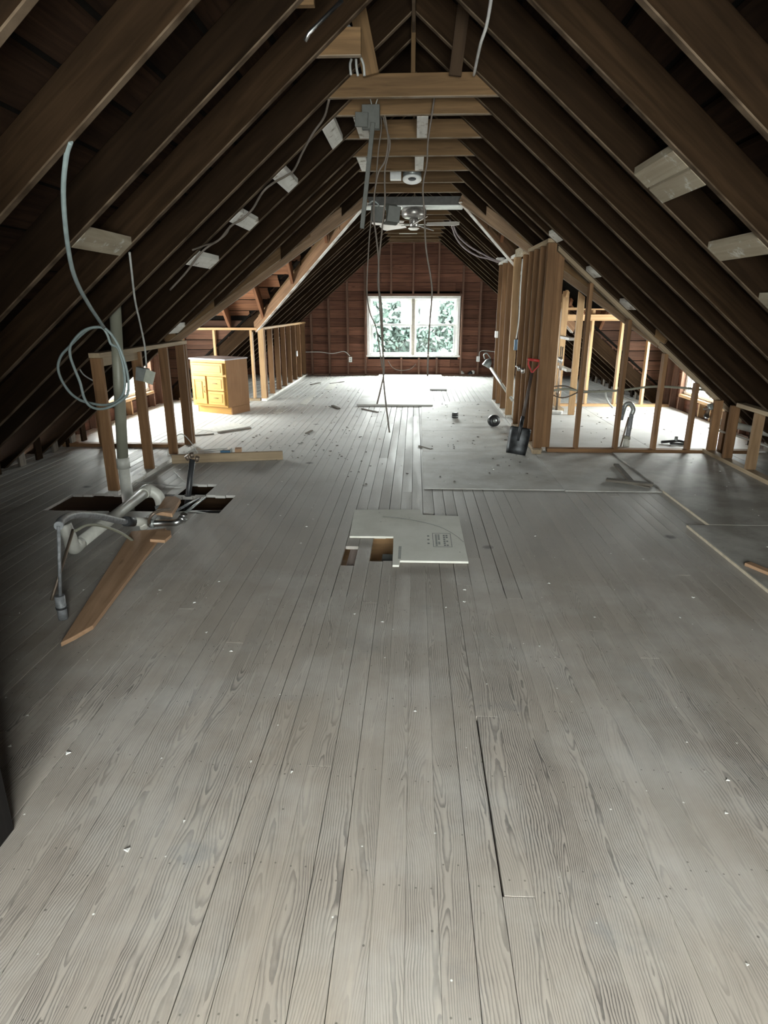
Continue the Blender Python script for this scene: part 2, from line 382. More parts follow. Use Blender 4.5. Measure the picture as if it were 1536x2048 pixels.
# ================================================================== STRUCTURE: floor
floor = box('floor', XC-4.4, XC+4.4, YF-.1, YB+.1, -.30, -.26, plain('plaster_ceiling_back', (.05,.038,.028), .9), bev=0)
tag(floor, 'wide worn strip floor of the attic', kind='structure')
PW = .0865
HOLES = [(-2.88,-1.47,4.52,4.98), (-1.97,-1.76,4.94,5.32), (-.41,-.31,3.56,3.88), (-.245,-.12,3.62,4.07), (.06,.20,4.50,4.60)]
i = 0; xx = XC-4.12; ncol = int(8.24/PW); planks = 0
rp = random.Random(11)
for k in range(ncol):
    x0 = xx + k*PW; xm = x0+PW/2
    cuts = sorted([(h[2]+rp.uniform(-.02,.02), h[3]+rp.uniform(-.02,.02)) for h in HOLES if h[0] < xm < h[1]])
    spans = []; a = YF
    for c0, c1 in cuts: spans.append((a, c0)); a = c1
    spans.append((a, YB))
    joints = [rp.uniform(1.5, 4.4) + 1.5*(k % 2), rp.uniform(6.2, 9.8) + (1.4 if k % 3 == 0 else 0)]
    if k % 5 == 0: joints.append(rp.uniform(11.3, 13.6))
    out = []
    if abs(xm-.27) < PW/2: joints += [1.30, 2.08]
    joints.sort()
    for s0, s1 in spans:
        js = [s0] + [j for j in joints if s0+.35 < j < s1-.35] + [s1]
        out += [(js[q], js[q+1]) for q in range(len(js)-1)]
    for s0, s1 in out:
        g = (.0003 if s0 < 2.9 else (.0017 if s0 < 5.8 else .0034)) + (.0012 if rp.random() < .2 else 0)
        dz = rp.uniform(-.0006, .0006)
        gl = .0045 if (abs(s0-1.30) < .01 and abs(xm-.27) < PW/2) else g     # the one open seam in the foreground
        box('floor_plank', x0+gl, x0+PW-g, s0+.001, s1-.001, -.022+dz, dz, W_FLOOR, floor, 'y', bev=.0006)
        planks += 1
# joists and lath that show inside the holes
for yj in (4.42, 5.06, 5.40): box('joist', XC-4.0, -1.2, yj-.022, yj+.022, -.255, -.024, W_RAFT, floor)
for yj in (3.50, 4.14, 4.66): box('joist', -1.0, 1.2, yj-.022, yj+.022, -.255, -.024, W_COLL, floor)
for q in range(7): box('lath', -.9, .6, 3.56+q*.075, 3.60+q*.075, -.262, -.252, W_COLL, floor)
box('patch_board', -.405, -.315, 3.54, 3.90, -.048, -.028, wood('pinkish_board_wood', (.36,.29,.26), (.24,.19,.17), .8, .02), floor, 'y')
beam('duct_end', (-.155,3.62,-.11), (-.155,3.84,-.11), .07, .14, plain('grey_duct', (.16,.17,.16), .7), floor)
# underlayment sheets laid over the strip floor
def sheet(x0, x1, y0, y1, z0, th, mat): return box('underlayment_sheet', x0, x1, y0, y1, z0, z0+th, mat, floor, bev=.0015)
sheet(.10, 1.30, 5.26, 6.72, .002, .006, DUSTS)
sheet(1.303, 2.115, 5.24, 6.72, .002, .006, DUSTS)
sheet(.105, 1.245, 6.724, 7.93, .002, .006, DUSTS)
sheet(.11, 1.245, 7.934, 9.15, .002, .006, DUSTS)
sheet(.12, 1.245, 9.154, 10.56, .002, .006, DUSTS)
sheet(2.125, 3.34, 4.36, 6.70, .002, .019, PLYR)
sheet(3.344, 3.98, 4.36, 6.70, .002, .019, PLYR)
sheet(1.965, 3.18, 1.95, 4.35, .002, .019, PLYR)
sheet(3.184, 3.98, 1.95, 4.35, .002, .019, PLYR)
sheet(1.42, 2.62, 6.86, 8.1, .002, .012, PLYB); sheet(2.624, 3.95, 6.86, 8.1, .002, .012, PLYB)
sheet(1.42, 2.62, 8.104, 10.05, .002, .012, PLYB); sheet(2.624, 4.02, 8.104, 10.05, .002, .012, PLYB)
# stepped light edge of the plywood (its sawn face)
for p0, p1 in (((2.121,5.24,.0115),(2.121,4.36,.0115)), ((1.961,4.35,.0115),(1.961,1.95,.0115))):
    beam('sawn_edge', p0, p1, .005, .018, EDGE, floor, bev=0)

# ================================================================== STRUCTURE: roof
ceiling = None
def roof_shell():
    bm = bmesh.new()
    T = .31
    for s in (-1, 1):
        P = [(0,YF-.1),(4.45,YF-.1),(4.45,6.81),(2.53,6.81),(.66,YD),(2.53,10.55),(4.45,10.55),(4.45,YB+.1),(0,YB+.1)]
        vs = [bm.verts.new((XC+s*d, y, zu(d)+T)) for d, y in P]; bm.faces.new(vs)
        for e in (-1, 1):
            Q = [(.66,0),(4.45,0),(4.45,2.05),(2.71,2.05)]
            vs = [bm.verts.new((XC+s*d, YD+e*q, DZ+T-SL*q)) for d, q in Q]; bm.faces.new(vs)
    bmesh.ops.triangulate(bm, faces=bm.faces)
    me = bpy.data.meshes.new('ceiling'); bm.to_mesh(me); bm.free()
    o = link('ceiling', me, DARK); md = o.modifiers.new('thick', 'SOLIDIFY'); md.thickness = .03; md.offset = 1
    return o
ceiling = roof_shell(); tag(ceiling, 'dark open rafter roof of the attic', kind='structure')
RY = [-1.5,-.95,-.3,.3,.9,1.52,2.15,2.80,3.45,4.07,4.73,5.14,5.80,6.44,6.76,7.10,7.74,8.38,9.0,9.65,10.3,10.56,10.93,11.55,12.12,12.78,13.36,14.06,14.52]
RW = .045
W_RN = W_RAFT
for y in RY:
    for s in (-1, 1):
        q = abs(y+RW/2-YD); de = 4.36 if q > 1.87 else .66 + q - .03
        poly = [(XC+s*.012, y, zu(.012)), (XC+s*de, y, zu(de)), (XC+s*de, y, zu(de)+TV), (XC+s*.012, y, zu(.012)+TV)]
        m = W_PINE if (s < 0 and abs(y-5.14) < .01) else W_RAFT
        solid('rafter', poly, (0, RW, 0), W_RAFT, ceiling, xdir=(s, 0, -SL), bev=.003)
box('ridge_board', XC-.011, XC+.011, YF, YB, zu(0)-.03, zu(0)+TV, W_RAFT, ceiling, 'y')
# roof boards with open gaps
d = .03; BW, BG = .175, .032
while d < 4.3:
    d1 = min(d+BW+random.uniform(-.03,.02), 4.4); dm = (d+d1)/2
    for s in (-1, 1):
        segs = [(YF, YB)]
        if dm > .70:
            c = min(dm-.66, 1.89); segs = [(YF, YD-c), (YD+c, YB)]
        else:
            segs = [(YF, 6.4+random.uniform(-.8,.8)), None]; segs[1] = (segs[0][1]+.004, YB)
        for a0, a1 in segs:
            poly = [(XC+s*d, a0, zu(d)+TV+.002), (XC+s*d1, a0, zu(d1)+TV+.002), (XC+s*d1, a0, zu(d1)+TV+.026), (XC+s*d, a0, zu(d)+TV+.026)]
            solid('roof_board', poly, (0, a1-a0, 0), W_DECK, ceiling, xdir=(0, 1, 0))
    d = d1 + BG
# collar ties
for y in RY:
    if y < 4.7 or y > 14.6: continue
    if min(abs(y-9.0), abs(y-6.76), abs(y-10.56)) < .01: continue
    yy = y + RW + .003; h = .135
    wt = HW+.02
    poly = [(XC-wt, yy, HC), (XC+wt, yy, HC), (XC+wt-h/SL, yy, HC+h), (XC-wt+h/SL, yy, HC+h)]
    solid('collar_tie', poly, (0, .04, 0), W_COLL, ceiling, xdir=(1,0,0), bev=.002)
# dormers: ridge, jack rafters, boards, valley rafters
for s in (-1, 1):
    box('dormer_ridge', min(XC+s*.68, XC+s*4.15), max(XC+s*.68, XC+s*4.15), YD-.02, YD+.02, DZ-.02, DZ+TV, W_RAFT, ceiling, 'x')
    for e in (-1, 1):
        for dd in (1.15, 1.75, 2.35, 2.95, 3.55, 4.08):
            q1 = min(1.9, dd-.66)
            xa = XC+s*dd
            poly = [(xa, YD+e*.022, DZ), (xa, YD+e*q1, DZ-SL*q1), (xa, YD+e*q1, DZ-SL*q1+TV), (xa, YD+e*.022, DZ+TV)]
            solid('dormer_rafter', poly, (s*.045, 0, 0), W_DORM, ceiling, xdir=(0, e, -SL), bev=.003)
        q = .03
        while q < 1.95:
            q1 = q + .165; qm = (q+q1)/2
            x0, x1 = XC+s*(.68+qm), XC+s*4.3
            z = lambda t: DZ - SL*t + TV
            poly = [(x0, YD+e*q, z(q)+.002), (x0, YD+e*q1, z(q1)+.002), (x0, YD+e*q1, z(q1)+.026), (x0, YD+e*q, z(q)+.026)]
            solid('dormer_board', poly, (x1-x0, 0, 0), W_DORM, ceiling, xdir=(1,0,0)); q = q1 + .04
        a = Vector((XC+s*.60, YD, zu(.60)+.03)); b_ = Vector((XC+s*2.56, YD+e*1.90, zu(2.56)+.03))
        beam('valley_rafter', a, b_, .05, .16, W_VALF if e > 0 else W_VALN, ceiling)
        # doubled trimmer beside the valley
        beam('valley_trimmer', a+Vector((s*.09, -e*.06*-1, .02)), b_+Vector((s*.02, e*.10, .03)), .045, .14, W_COLL, ceiling)
# pale plastered blocking let in between rafters
def roof_block(s, dc, y0, y1, wd=.08, mat=W_BLK):
    d0, d1 = dc-wd/2, dc+wd/2
    poly = [(XC+s*d0, y0+RW+.002, zu(d0)-.001), (XC+s*d1, y0+RW+.002, zu(d1)-.001), (XC+s*d1, y0+RW+.002, zu(d1)+.038), (XC+s*d0, y0+RW+.002, zu(d0)+.038)]
    solid('blocking_board', poly, (0, y1-y0-RW-.004, 0), mat, ceiling, xdir=(0,1,0), bev=.002)
for s, dc, y0, y1 in ((-1,1.73,3.45,4.07),(-1,1.71,5.14,5.80),(-1,1.345,5.14,5.80),(-1,.995,5.14,5.80),(-1,.615,5.14,5.80),(-1,2.40,6.44,6.76),
                      (1,1.31,3.45,4.07),(1,1.405,3.45,4.07),(1,1.78,3.45,4.07),(1,2.12,3.45,4.07),(1,1.37,6.44,6.76),(1,1.76,6.44,6.76),(1,2.12,6.44,6.76),
                      (1,2.75,3.45,4.07)):
    roof_block(s, dc, y0, y1, .085, W_BLK if y0 < 5 else W_WHITE)
for x, y0, y1 in ((-.43,5.14,5.80),(.035,5.14,5.80),(-.52,6.44,7.10),(.02,6.44,7.10)):
    box('blocking_board', x-.042, x+.042, y0+RW+.045, y1+RW, HC-.001, HC+.034, W_WHITE, ceiling, 'y')
box('blocking_board', -.32, .02, 12.86, 12.92, HC-.006, HC+.02, W_WHITE, ceiling)
# struts hanging from the rafters above the ties
beam('strut', aty(742,150,4.70), aty(708,-20,4.70), .03, .105, W_COLL, ceiling, up=(1,0,0))
beam('strut', aty(910,152,4.70), aty(932,-20,4.70), .025, .08, W_STRUT, ceiling, up=(1,0,0))
beam('strut', aty(826,162,5.0), aty(828,-20,5.0), .03, .03, W_COLL, ceiling, up=(1,0,0))
for px0, px1, py, Y, hh in ((622,722,112,4.12,.135), (575,628,10,3.50,.10)):
    a = aty(px0, py, Y); b_ = aty(px1, py, Y); z = a.z
    poly = [a, b_, b_+Vector((0,0,hh)), a+Vector((hh/SL*.9,0,hh))]
    solid('collar_stub', [Vector((p.x, Y, p.z)) for p in (poly[0], Vector((b_.x, Y, z)), Vector((b_.x, Y, z+hh)), Vector((a.x+hh/SL, Y, z+hh)))], (0,.04,0), W_COLL, ceiling, xdir=(1,0,0), bev=.002)
# stub boards at the eaves
for s in (-1, 1):
    for y in RY:
        if y < 2.5 or abs(y-YD) < 1.9: continue
        for off in (.06, .34):
            dd = 3.83 + random.uniform(-.03,.03); hz = zu(dd)+TV-.02
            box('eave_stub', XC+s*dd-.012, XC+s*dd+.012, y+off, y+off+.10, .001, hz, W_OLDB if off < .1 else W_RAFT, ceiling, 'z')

# ================================================================== STRUCTURE: gable and dormer walls
def gable_limit(z): return max(.02, HW + (HC+TV - z)/SL)
def board_wall(name, Y, th, outward, hole, mat, studs, smat, label):
    """horizontal boarding in the X-Z plane, with a window hole, studs on the room side"""
    w = box(name, XC-4.3, XC+4.3, Y+outward*(th+.012), Y+outward*(th+.014), -.3, .0, DARK, None, 'x', bev=0)
    # backing felt as a full gable with a window cut-out
    bm = bmesh.new(); yb = Y+outward*(th+.02)
    hx0, hx1, hz0, hz1 = hole
    def quad(P): bm.faces.new([bm.verts.new((x, yb, z)) for x, z in P])
    top = zu(0)+.4
    gx = lambda z: HW+(HC+.33-z)/SL
    for z0, z1 in ((-.3, hz0), (hz0, hz1), (hz1, HC+.33+SL*HW)):
        if z0 == hz0:
            quad([(XC-gx(z0), z0), (hx0, z0), (hx0, z1), (XC-gx(z1), z1)]); quad([(hx1, z0), (XC+gx(z0), z0), (XC+gx(z1), z1), (hx1, z1)])
        else: quad([(XC-gx(z0), z0), (XC+gx(z0), z0), (XC+gx(z1)+.001, z1), (XC-gx(z1), z1)])
    bpy.data.objects.remove(w)
    me = bpy.data.meshes.new(name); bm.to_mesh(me); bm.free()
    w = link(name, me, DARK); md = w.modifiers.new('thick', 'SOLIDIFY'); md.thickness = .02
    tag(w, label, kind='structure')
    z = -.02; r = random.Random(5)
    while z < HC+SL*HW+.15:
        z1 = z + r.choice((.17,.19,.21,.18)); g = gable_limit(min(z1, HC+SL*HW+.2)) - .02
        segs = [(XC-g, XC+g)]
        if z1 > hz0+.01 and z < hz1-.01: segs = [(XC-g, hx0), (hx1, XC+g)]
        elif g > 1.5:
            c = r.uniform(-1.2, 1.2); segs = [(XC-g, c-.002), (c+.002, XC+g)]
        for a, b_ in segs:
            if b_-a < .05: continue
            y0, y1 = sorted((Y+outward*.002, Y+outward*(th)))
            j = r.uniform(0, .004)
            box('wall_board', a, b_, y0+j, y1+j, z+.004, min(z1, 3.4)-.003, mat, w, 'x', bev=.002)
        z = z1
    for sx, s0, s1 in studs:
        y0, y1 = sorted((Y-outward*.001, Y-outward*.088))
        box('stud', sx-.02, sx+.02, y0, y1, s0, s1, smat, w, 'z')
    return w
bw = lambda px: aty(px, 700, YB-.05).x
WX0, WX1, WZ0, WZ1 = -1.058, .985, .451, 1.716
stl = []
for px in (589, 624, 659, 696, 731): x = bw(px); stl.append((x, .0, min(zu(abs(x-XC)), 2.8)-.01))
for px in (782, 825, 874): x = bw(px); stl.append((x, WZ1+.06, min(zu(abs(x-XC)), HC)-.0))
for px in (922, 957, 992, 1027): x = bw(px); stl.append((x, .0, min(zu(abs(x-XC)), 2.8)-.01))
for px in (803, 838, 874): stl.append((bw(px), 0, WZ0-.06))
wall_back = board_wall('wall_back', YB, .022, 1, (WX0, WX1, WZ0, WZ1), W_SIDE, stl, W_GST, 'dark red-brown boarded gable wall at the far end')
box('sill_plate', -3.6, 3.5, YB-.088, YB-.001, .0, .04, W_GST, wall_back)
box('stud_header', WX0-.05, WX1+.05, YB-.088, YB-.002, WZ1+.01, WZ1+.06, W_GST, wall_back)
fx = .20
wall_front = board_wall('wall_front', YF, .022, -1, (fx-.95, fx+.95, .60, 2.10), W_SIDE, [(-1.6,0,1.9),(1.9,0,1.6),(-2.2,0,1.4),(2.4,0,1.3)], W_GST, 'dark boarded gable wall behind the viewer')

def window(name, c, wdir, w, z0, z1, panels, label, depth=.09, side=None):
    """white vinyl window: wdir = unit vector along the width, outward normal = side"""
    c = Vector(c); wd = Vector(wdir); nrm = Vector(side)
    def bar(nm, u0, u1, v0, v1, t0, t1, mat, par):
        # u along the width from the centre, v height, t along the outward normal
        p = c + wd*((u0+u1)/2) + nrm*((t0+t1)/2); mid = Vector((p.x, p.y, (v0+v1)/2))
        if (u1-u0) >= (v1-v0): return beam(nm, mid-wd*((u1-u0)/2), mid+wd*((u1-u0)/2), t1-t0, v1-v0, mat, par, bev=.003)
        return beam(nm, mid-Vector((0,0,(v1-v0)/2)), mid+Vector((0,0,(v1-v0)/2)), t1-t0, u1-u0, mat, par, up=wd, bev=.003)
    h = w/2; f = .055
    win = bar(name, -h-.045, h+.045, z0-.04, z0, -.03, depth, WHITE, None); tag(win, label, kind='structure')
    bar('frame_head', -h-.02, h+.02, z1-.045, z1+.02, -.02, depth, WHITE, win)
    bar('frame_jamb', -h-.02, -h+.04, z0+.001, z1-.046, -.02, depth, WHITE, win); bar('frame_jamb', h-.04, h+.02, z0+.001, z1-.046, -.02, depth, WHITE, win)
    pw = (w-.08)/panels
    for k in range(panels):
        u0 = -h+.04 + k*pw; u1 = u0+pw
        if k: bar('mullion', u0-.035, u0+.035, z0+.001, z1-.046, -.02, depth, plain('mullion_almond', (.52,.47,.40), .5), win)
        zm = z0 + (z1-z0)*.52
        for lo, hi, t in ((z0+.012, zm+.02, .012), (zm-.02, z1-.05, .042)):
            s_ = bar('sash', u0+.03, u1-.03, lo, lo+f*.8, t, t+.028, WHITE, win)
            bar('sash_rail', u0+.03, u1-.03, hi-f*.7, hi, t, t+.028, WHITE, s_)
            bar('sash_stile', u0+.03, u0+.03+f*.75, lo+f*.8, hi-f*.7, t, t+.028, WHITE, s_); bar('sash_stile', u1-.03-f*.75, u1-.03, lo+f*.8, hi-f*.7, t, t+.028, WHITE, s_)
            bar('pane', u0+.06, u1-.06, lo+.03, hi-.03, t+.011, t+.015, GLASS, s_)
        bar('jamb_gap', u0, u0+.03, z0+.001, z1-.046, .0, .07, WHITE, win); bar('jamb_gap', u1-.03, u1, z0+.001, z1-.046, .0, .07, WHITE, win)
    return win
window('window_1', ((WX0+WX1)/2, YB, 0), (1,0,0), WX1-WX0, WZ0, WZ1, 2, 'white double window with four sashes in the far gable', side=(0,1,0))
window('window_2', (fx, YF, 0), (1,0,0), 1.9, .60, 2.10, 2, 'white double window behind the viewer', side=(0,-1,0))

# dormer gable ends (walls running along Y)
def dormer_wall(name, s, label):
    X = XC+s*4.15; y0, y1, z0, z1 = (8.05 if s < 0 else 8.16), 9.83, .29, 1.15
    w = None
    bm = bmesh.new(); xb = X+s*.045
    def quad(P): bm.faces.new([bm.verts.new((xb, y, z)) for y, z in P])
    zt = lambda q: DZ+.33-SL*q
    quad([(YD-2, -.3), (YD+2, -.3), (YD+2, z0), (YD-2, z0)])
    quad([(YD-2, z0), (y0, z0), (y0, z1), (YD-2, z1)]); quad([(y1, z0), (YD+2, z0), (YD+2, z1), (y1, z1)])
    quad([(YD-2, z1), (YD+2, z1), (YD+.001, zt(0)), (YD-.001, zt(0))])
    me = bpy.data.meshes.new(name); bm.to_mesh(me); bm.free()
    w = link(name, me, DARK); md = w.modifiers.new('thick', 'SOLIDIFY'); md.thickness = .02
    tag(w, label, kind='structure')
    z = -.02
    while z < DZ+.2:
        za = z+.185; lim = min(1.9, (DZ+TV-za)/SL)
        if lim < .03: break
        segs = [(YD-lim, YD+lim)]
        if za > z0+.01 and z < z1-.01: segs = [(YD-lim, y0), (y1, YD+lim)]
        for a, b_ in segs:
            xa, xbb = sorted((X+s*.002, X+s*.024))
            box('wall_board', xa, xbb, a, b_, z+.004, za-.003, W_SIDE, w, 'y')
        z = za
    for yy in (6.9, 7.12, 7.55, 7.95, y0-.045, 9.875, 10.2, 10.46):
        xa, xbb = sorted((X-s*.001, X-s*.088)); box('stud', xa, xbb, yy-.02, yy+.02, 0, DZ-SL*abs(yy-YD)-.01, W_GST, w, 'z')
    for yy in (y0+.25, y0+.62, y0+.98):
        xa, xbb = sorted((X-s*.001, X-s*.088)); box('stud', xa, xbb, yy-.02, yy+.02, 0, z0-.09, W_PINE, w, 'z')
    xa, xbb = sorted((X-s*.001, X-s*.10)); box('rough_sill', xa, xbb, y0-.02, y1+.02, z0-.085, z0-.045, W_PINE, w, 'y')
    window('window_3' if s < 0 else 'window_4', (X, (y0+y1)/2, 0), (0,1,0), y1-y0, z0, z1, 2, 'low bright window in the %s dormer' % ('left' if s < 0 else 'right'), side=(s,0,0))
    # cheek triangles above the main roof line
    for e in (-1, 1):
        Yc = YD+e*1.90
        line = lambda z: HW + (HC+TV-z)/SL
        for k in range(9):
            za, zb = 1.30-(k+1)*.155, 1.30-k*.155-.012
            d0, d1 = max(line(zb), 2.2), max(line(za), 2.2)
            if d0 > 4.1: break
            P = [(d0, zb), (4.15, zb), (4.15, za), (d1, za)] if d1 < 4.15 else [(d0, zb), (4.15, zb), (4.15, HC+TV-SL*(4.15-HW))]
            solid('cheek_board', [(XC+s*p[0], Yc, p[1]) for p in P], (0, e*.022, 0), W_CHEEK, w, xdir=(1,0,0))
        bmc = bmesh.new()
        bmc.faces.new([bmc.verts.new(p) for p in ((XC+s*2.1, Yc+e*.035, zu(2.1)+.3), (XC+s*4.2, Yc+e*.035, 1.5), (XC+s*4.2, Yc+e*.035, zu(4.2)+.2))])
        mc = mesh_of('cheek_felt', bmc, DARK, w); md = mc.modifiers.new('thick', 'SOLIDIFY'); md.thickness = .01
    return w
wall_left = dormer_wall('wall_left', -1, 'boarded dormer end wall on the left')
wall_right = dormer_wall('wall_right', 1, 'boarded dormer end wall on the right')

# dark boarded partition added just at the left edge of the view to shade the floor
pz = lambda d: zu(d)
W_DARK = wood('black_stained_wood', (.012,.010,.009), (.006,.005,.005), .8, .1)
wp = box('wall_shade', -4.0, -1.242, 1.42, 1.44, .001, .4, W_DARK, None, 'x'); tag(wp, 'dark boarded partition added at the left edge to shade the floor', kind='structure')
for k in range(1, 14):
    z0 = .4+(k-1)*.19; z1 = z0+.186; lim = HW+(HC-z1)/SL-.05
    if lim < 1.2: break
    box('wall_board', XC-lim, -1.242, 1.42, 1.44, z0, z1, W_DARK, wp, 'x')
box('corner_post', -1.24, -1.185, 1.385, 1.46, .001, 2.2, W_DARK, wp, 'z')

# ================================================================== THINGS: stud walls
def stud(par, x, y, z0, z1, along, mat=W_STUD, lean=0.0):
    """along: direction of the wall, 'x' or 'y'"""
    wx, wy = (.038, .089) if along == 'x' else (.089, .038)
    return beam('stud', (x, y, z0), (x+lean, y, z1), wy, wx, mat, par, up=(1,0,0))
# left: short open wall beside the vent stack
LX = -2.49
t = empty('stud_partition', (LX, 5.9, 0)); tag(t, 'low open wall of brown studs with the grey vent pipe standing against it', 'stud wall')
box('bottom_plate', LX-.045, LX+.045, 4.93, 6.90, .001, .04, W_WHITE, t, 'y')
box('top_plate', LX-.045, LX+.045, 4.93, 6.90, 1.12, 1.158, W_PLATE, t, 'y')
for y, mt in ((4.96, W_STUD), (5.70, W_STUD), (6.33, W_STUD), (6.80, W_STUD), (6.87, W_STUD)): stud(t, LX, y, .042, 1.118, 'y', mt)
box('blocking', LX-.02, LX+.02, 4.985, 5.68, 1.05, 1.118, W_PLATE, t, 'y')
# left near cheek wall under the dormer
t = empty('stud_partition', (-3.2, 6.85, 0)); tag(t, 'dark low wall frame running from the left stud wall back into the eaves', 'stud wall')
box('bottom_plate', -3.95, LX-.05, 6.81, 6.90, .001, .04, W_STUD, t, 'x')
for x in (-3.92, -3.5, -3.02): stud(t, x, 6.855, .042, min(1.10, zu(abs(x-XC))+.16), 'x', W_PINE if x < -3.8 else W_STUD)
# left far cheek wall
t = empty('stud_partition', (-3.2, 10.55, 0)); tag(t, 'low pale stud wall with a flat top plate behind the vanity cabinet', 'stud wall')
box('bottom_plate', -3.95, -2.56, 10.51, 10.60, .001, .04, W_PLATE, t, 'x')
box('top_plate', -3.95, -2.46, 10.51, 10.60, 1.14, 1.178, W_PINE, t, 'x')
for x in (-3.80, -3.27, -2.66): stud(t, x, 10.555, .042, 1.138, 'x', W_PINE)
# left long knee wall
t = empty('stud_partition', (-2.5, 12.7, 0)); tag(t, 'long low knee wall of brown studs running to the far gable on the left', 'stud wall')
box('bottom_plate', -2.545, -2.455, 10.51, YB-.10, .001, .04, W_WHITE, t, 'y')
box('top_plate', -2.545, -2.455, 10.61, YB-.10, 1.145, 1.183, W_PINE, t, 'y')
for y in (10.53, 10.63, 11.18, 11.75, 12.3, 12.85, 13.4, 13.95, 14.55): stud(t, -2.5, y, .042, 1.143, 'y', W_STUD if y > 10.6 else W_PINE)
# right tall wall, near half
RXW = 1.345
ztop = lambda y: 2.10
t = empty('stud_partition', (RXW, 7.4, 0)); tag(t, 'tall stud wall end with close brown studs, the red-handled shovel leaning on it', 'stud wall')
box('bottom_plate', RXW-.05, RXW+.05, 6.78, 8.36, .001, .04, W_PLATE, t, 'y')
for y in (6.80, 6.85, 7.20, 7.55, 7.87, 8.30): stud(t, RXW, y, .042, ztop(y), 'y', W_STUD)
stud(t, RXW+.095, 6.86, .042, 2.03, 'y', W_STUD)
box('top_plate', RXW-.05, RXW+.05, 6.78, 8.32, 2.102, 2.138, W_PLATE, t, 'y')
# door header between halves + far half
t = empty('stud_partition', (RXW, 9.8, 0)); tag(t, 'tall pale stud wall beyond the doorway gap, nearer the far window', 'stud wall')
box('bottom_plate', RXW-.05, RXW+.05, 8.98, 10.66, .001, .04, W_WHITE, t, 'y')
for y in (9.02, 9.06, 9.62, 10.16, 10.60): stud(t, RXW, y, .042, 2.12, 'y', W_PINE if y < 9.5 else W_STUD)
box('top_plate', RXW-.05, RXW+.05, 8.98, 10.66, 2.122, 2.158, W_WHITE, t, 'y')
box('door_header', RXW-.045, RXW+.045, 8.33, 8.97, 2.12, 2.21, W_BLK, t, 'y')
box('plate_scrap', RXW-.13, RXW-.02, 10.20, 10.34, 2.16, 2.20, W_WHITE, t, 'y')
# right partition across, under a rafter
t = empty('stud_partition', (2.3, 6.82, 0)); tag(t, 'see-through stud wall with a sloping top plate in front of the bright bathroom floor', 'stud wall')
box('bottom_plate', 1.45, 3.62, 6.775, 6.865, .001, .04, W_STUD, t, 'x')
for x in (1.76, 2.18, 2.585, 2.945, 3.30): stud(t, x, 6.82, .042, zu(x-XC)-.05, 'x', W_STUD)
def slope_plate(par, x0, x1, y0, y1, off, th, mat, nm='top_plate'):
    d0, d1 = x0-XC, x1-XC
    solid(nm, [(x0, y0, zu(d0)-off), (x1, y0, zu(d1)-off), (x1, y0, zu(d1)-off+th), (x0, y0, zu(d0)-off+th)], (0, y1-y0, 0), mat, par, xdir=(1,0,-SL), bev=.002)
slope_plate(t, 1.40, 3.45, 6.775, 6.865, .049, .046, W_PLATE)
# right low knee wall coming towards the viewer
t = empty('stud_partition', (3.13, 5.9, 0)); tag(t, 'low knee wall of rough studs at the right edge, running towards the viewer', 'stud wall')
box('bottom_plate', 3.09, 3.18, 3.6, 6.77, .022, .06, W_PLATE, t, 'y')
for y in (6.68, 6.32, 5.86, 5.32, 4.7, 4.1): stud(t, 3.135, y, .062, .585, 'y', W_STUD if y > 6 else W_KNEE)
box('top_plate', 3.09, 3.18, 3.6, 6.22, .587, .625, W_PLATE, t, 'y')
# bathroom walls behind
t = empty('stud_partition', (2.2, 9.7, 0)); tag(t, 'sunlit pale plumbing wall of doubled studs with copper pipes in it', 'stud wall')
box('bottom_plate', 2.155, 2.245, 9.55, 10.62, .016, .05, W_PLATE, t, 'y')
stud(t, 2.27, 9.22, .016, 1.98, 'y', W_PINE)
for y in (9.85, 9.9, 10.15, 10.19): stud(t, 2.2, y, .052, DZ-SL*(y-YD)-.03 if y < 10 else 1.42, 'y', W_PINE)
for z in (.62, 1.05): box('fire_block', 2.16, 2.24, 9.25, 9.83, z, z+.038, W_WHITE, t, 'y')
beam('diagonal_brace', (2.2, 10.05, 1.5), (2.22, 9.4, 2.06), .04, .09, W_PINE, t)
t = empty('stud_partition', (3.1, 10.15, 0)); tag(t, 'pale stud wall at the back of the right dormer, in front of dark boarding', 'stud wall')
box('bottom_plate', 2.30, 4.0, 10.11, 10.20, .001, .04, W_PINE, t, 'x')
for x in (2.70, 3.15, 3.57): stud(t, x, 10.155, .042, DZ-SL*(10.155-YD)-.045, 'x', W_PINE)
box('top_plate', 2.30, 4.0, 10.11, 10.20, DZ-SL*1.475-.044, DZ-SL*1.475-.006, W_PINE, t, 'x')
box('header', 2.30, 3.2, 10.06, 10.105, 1.30, 1.39, W_PINE, t, 'x')

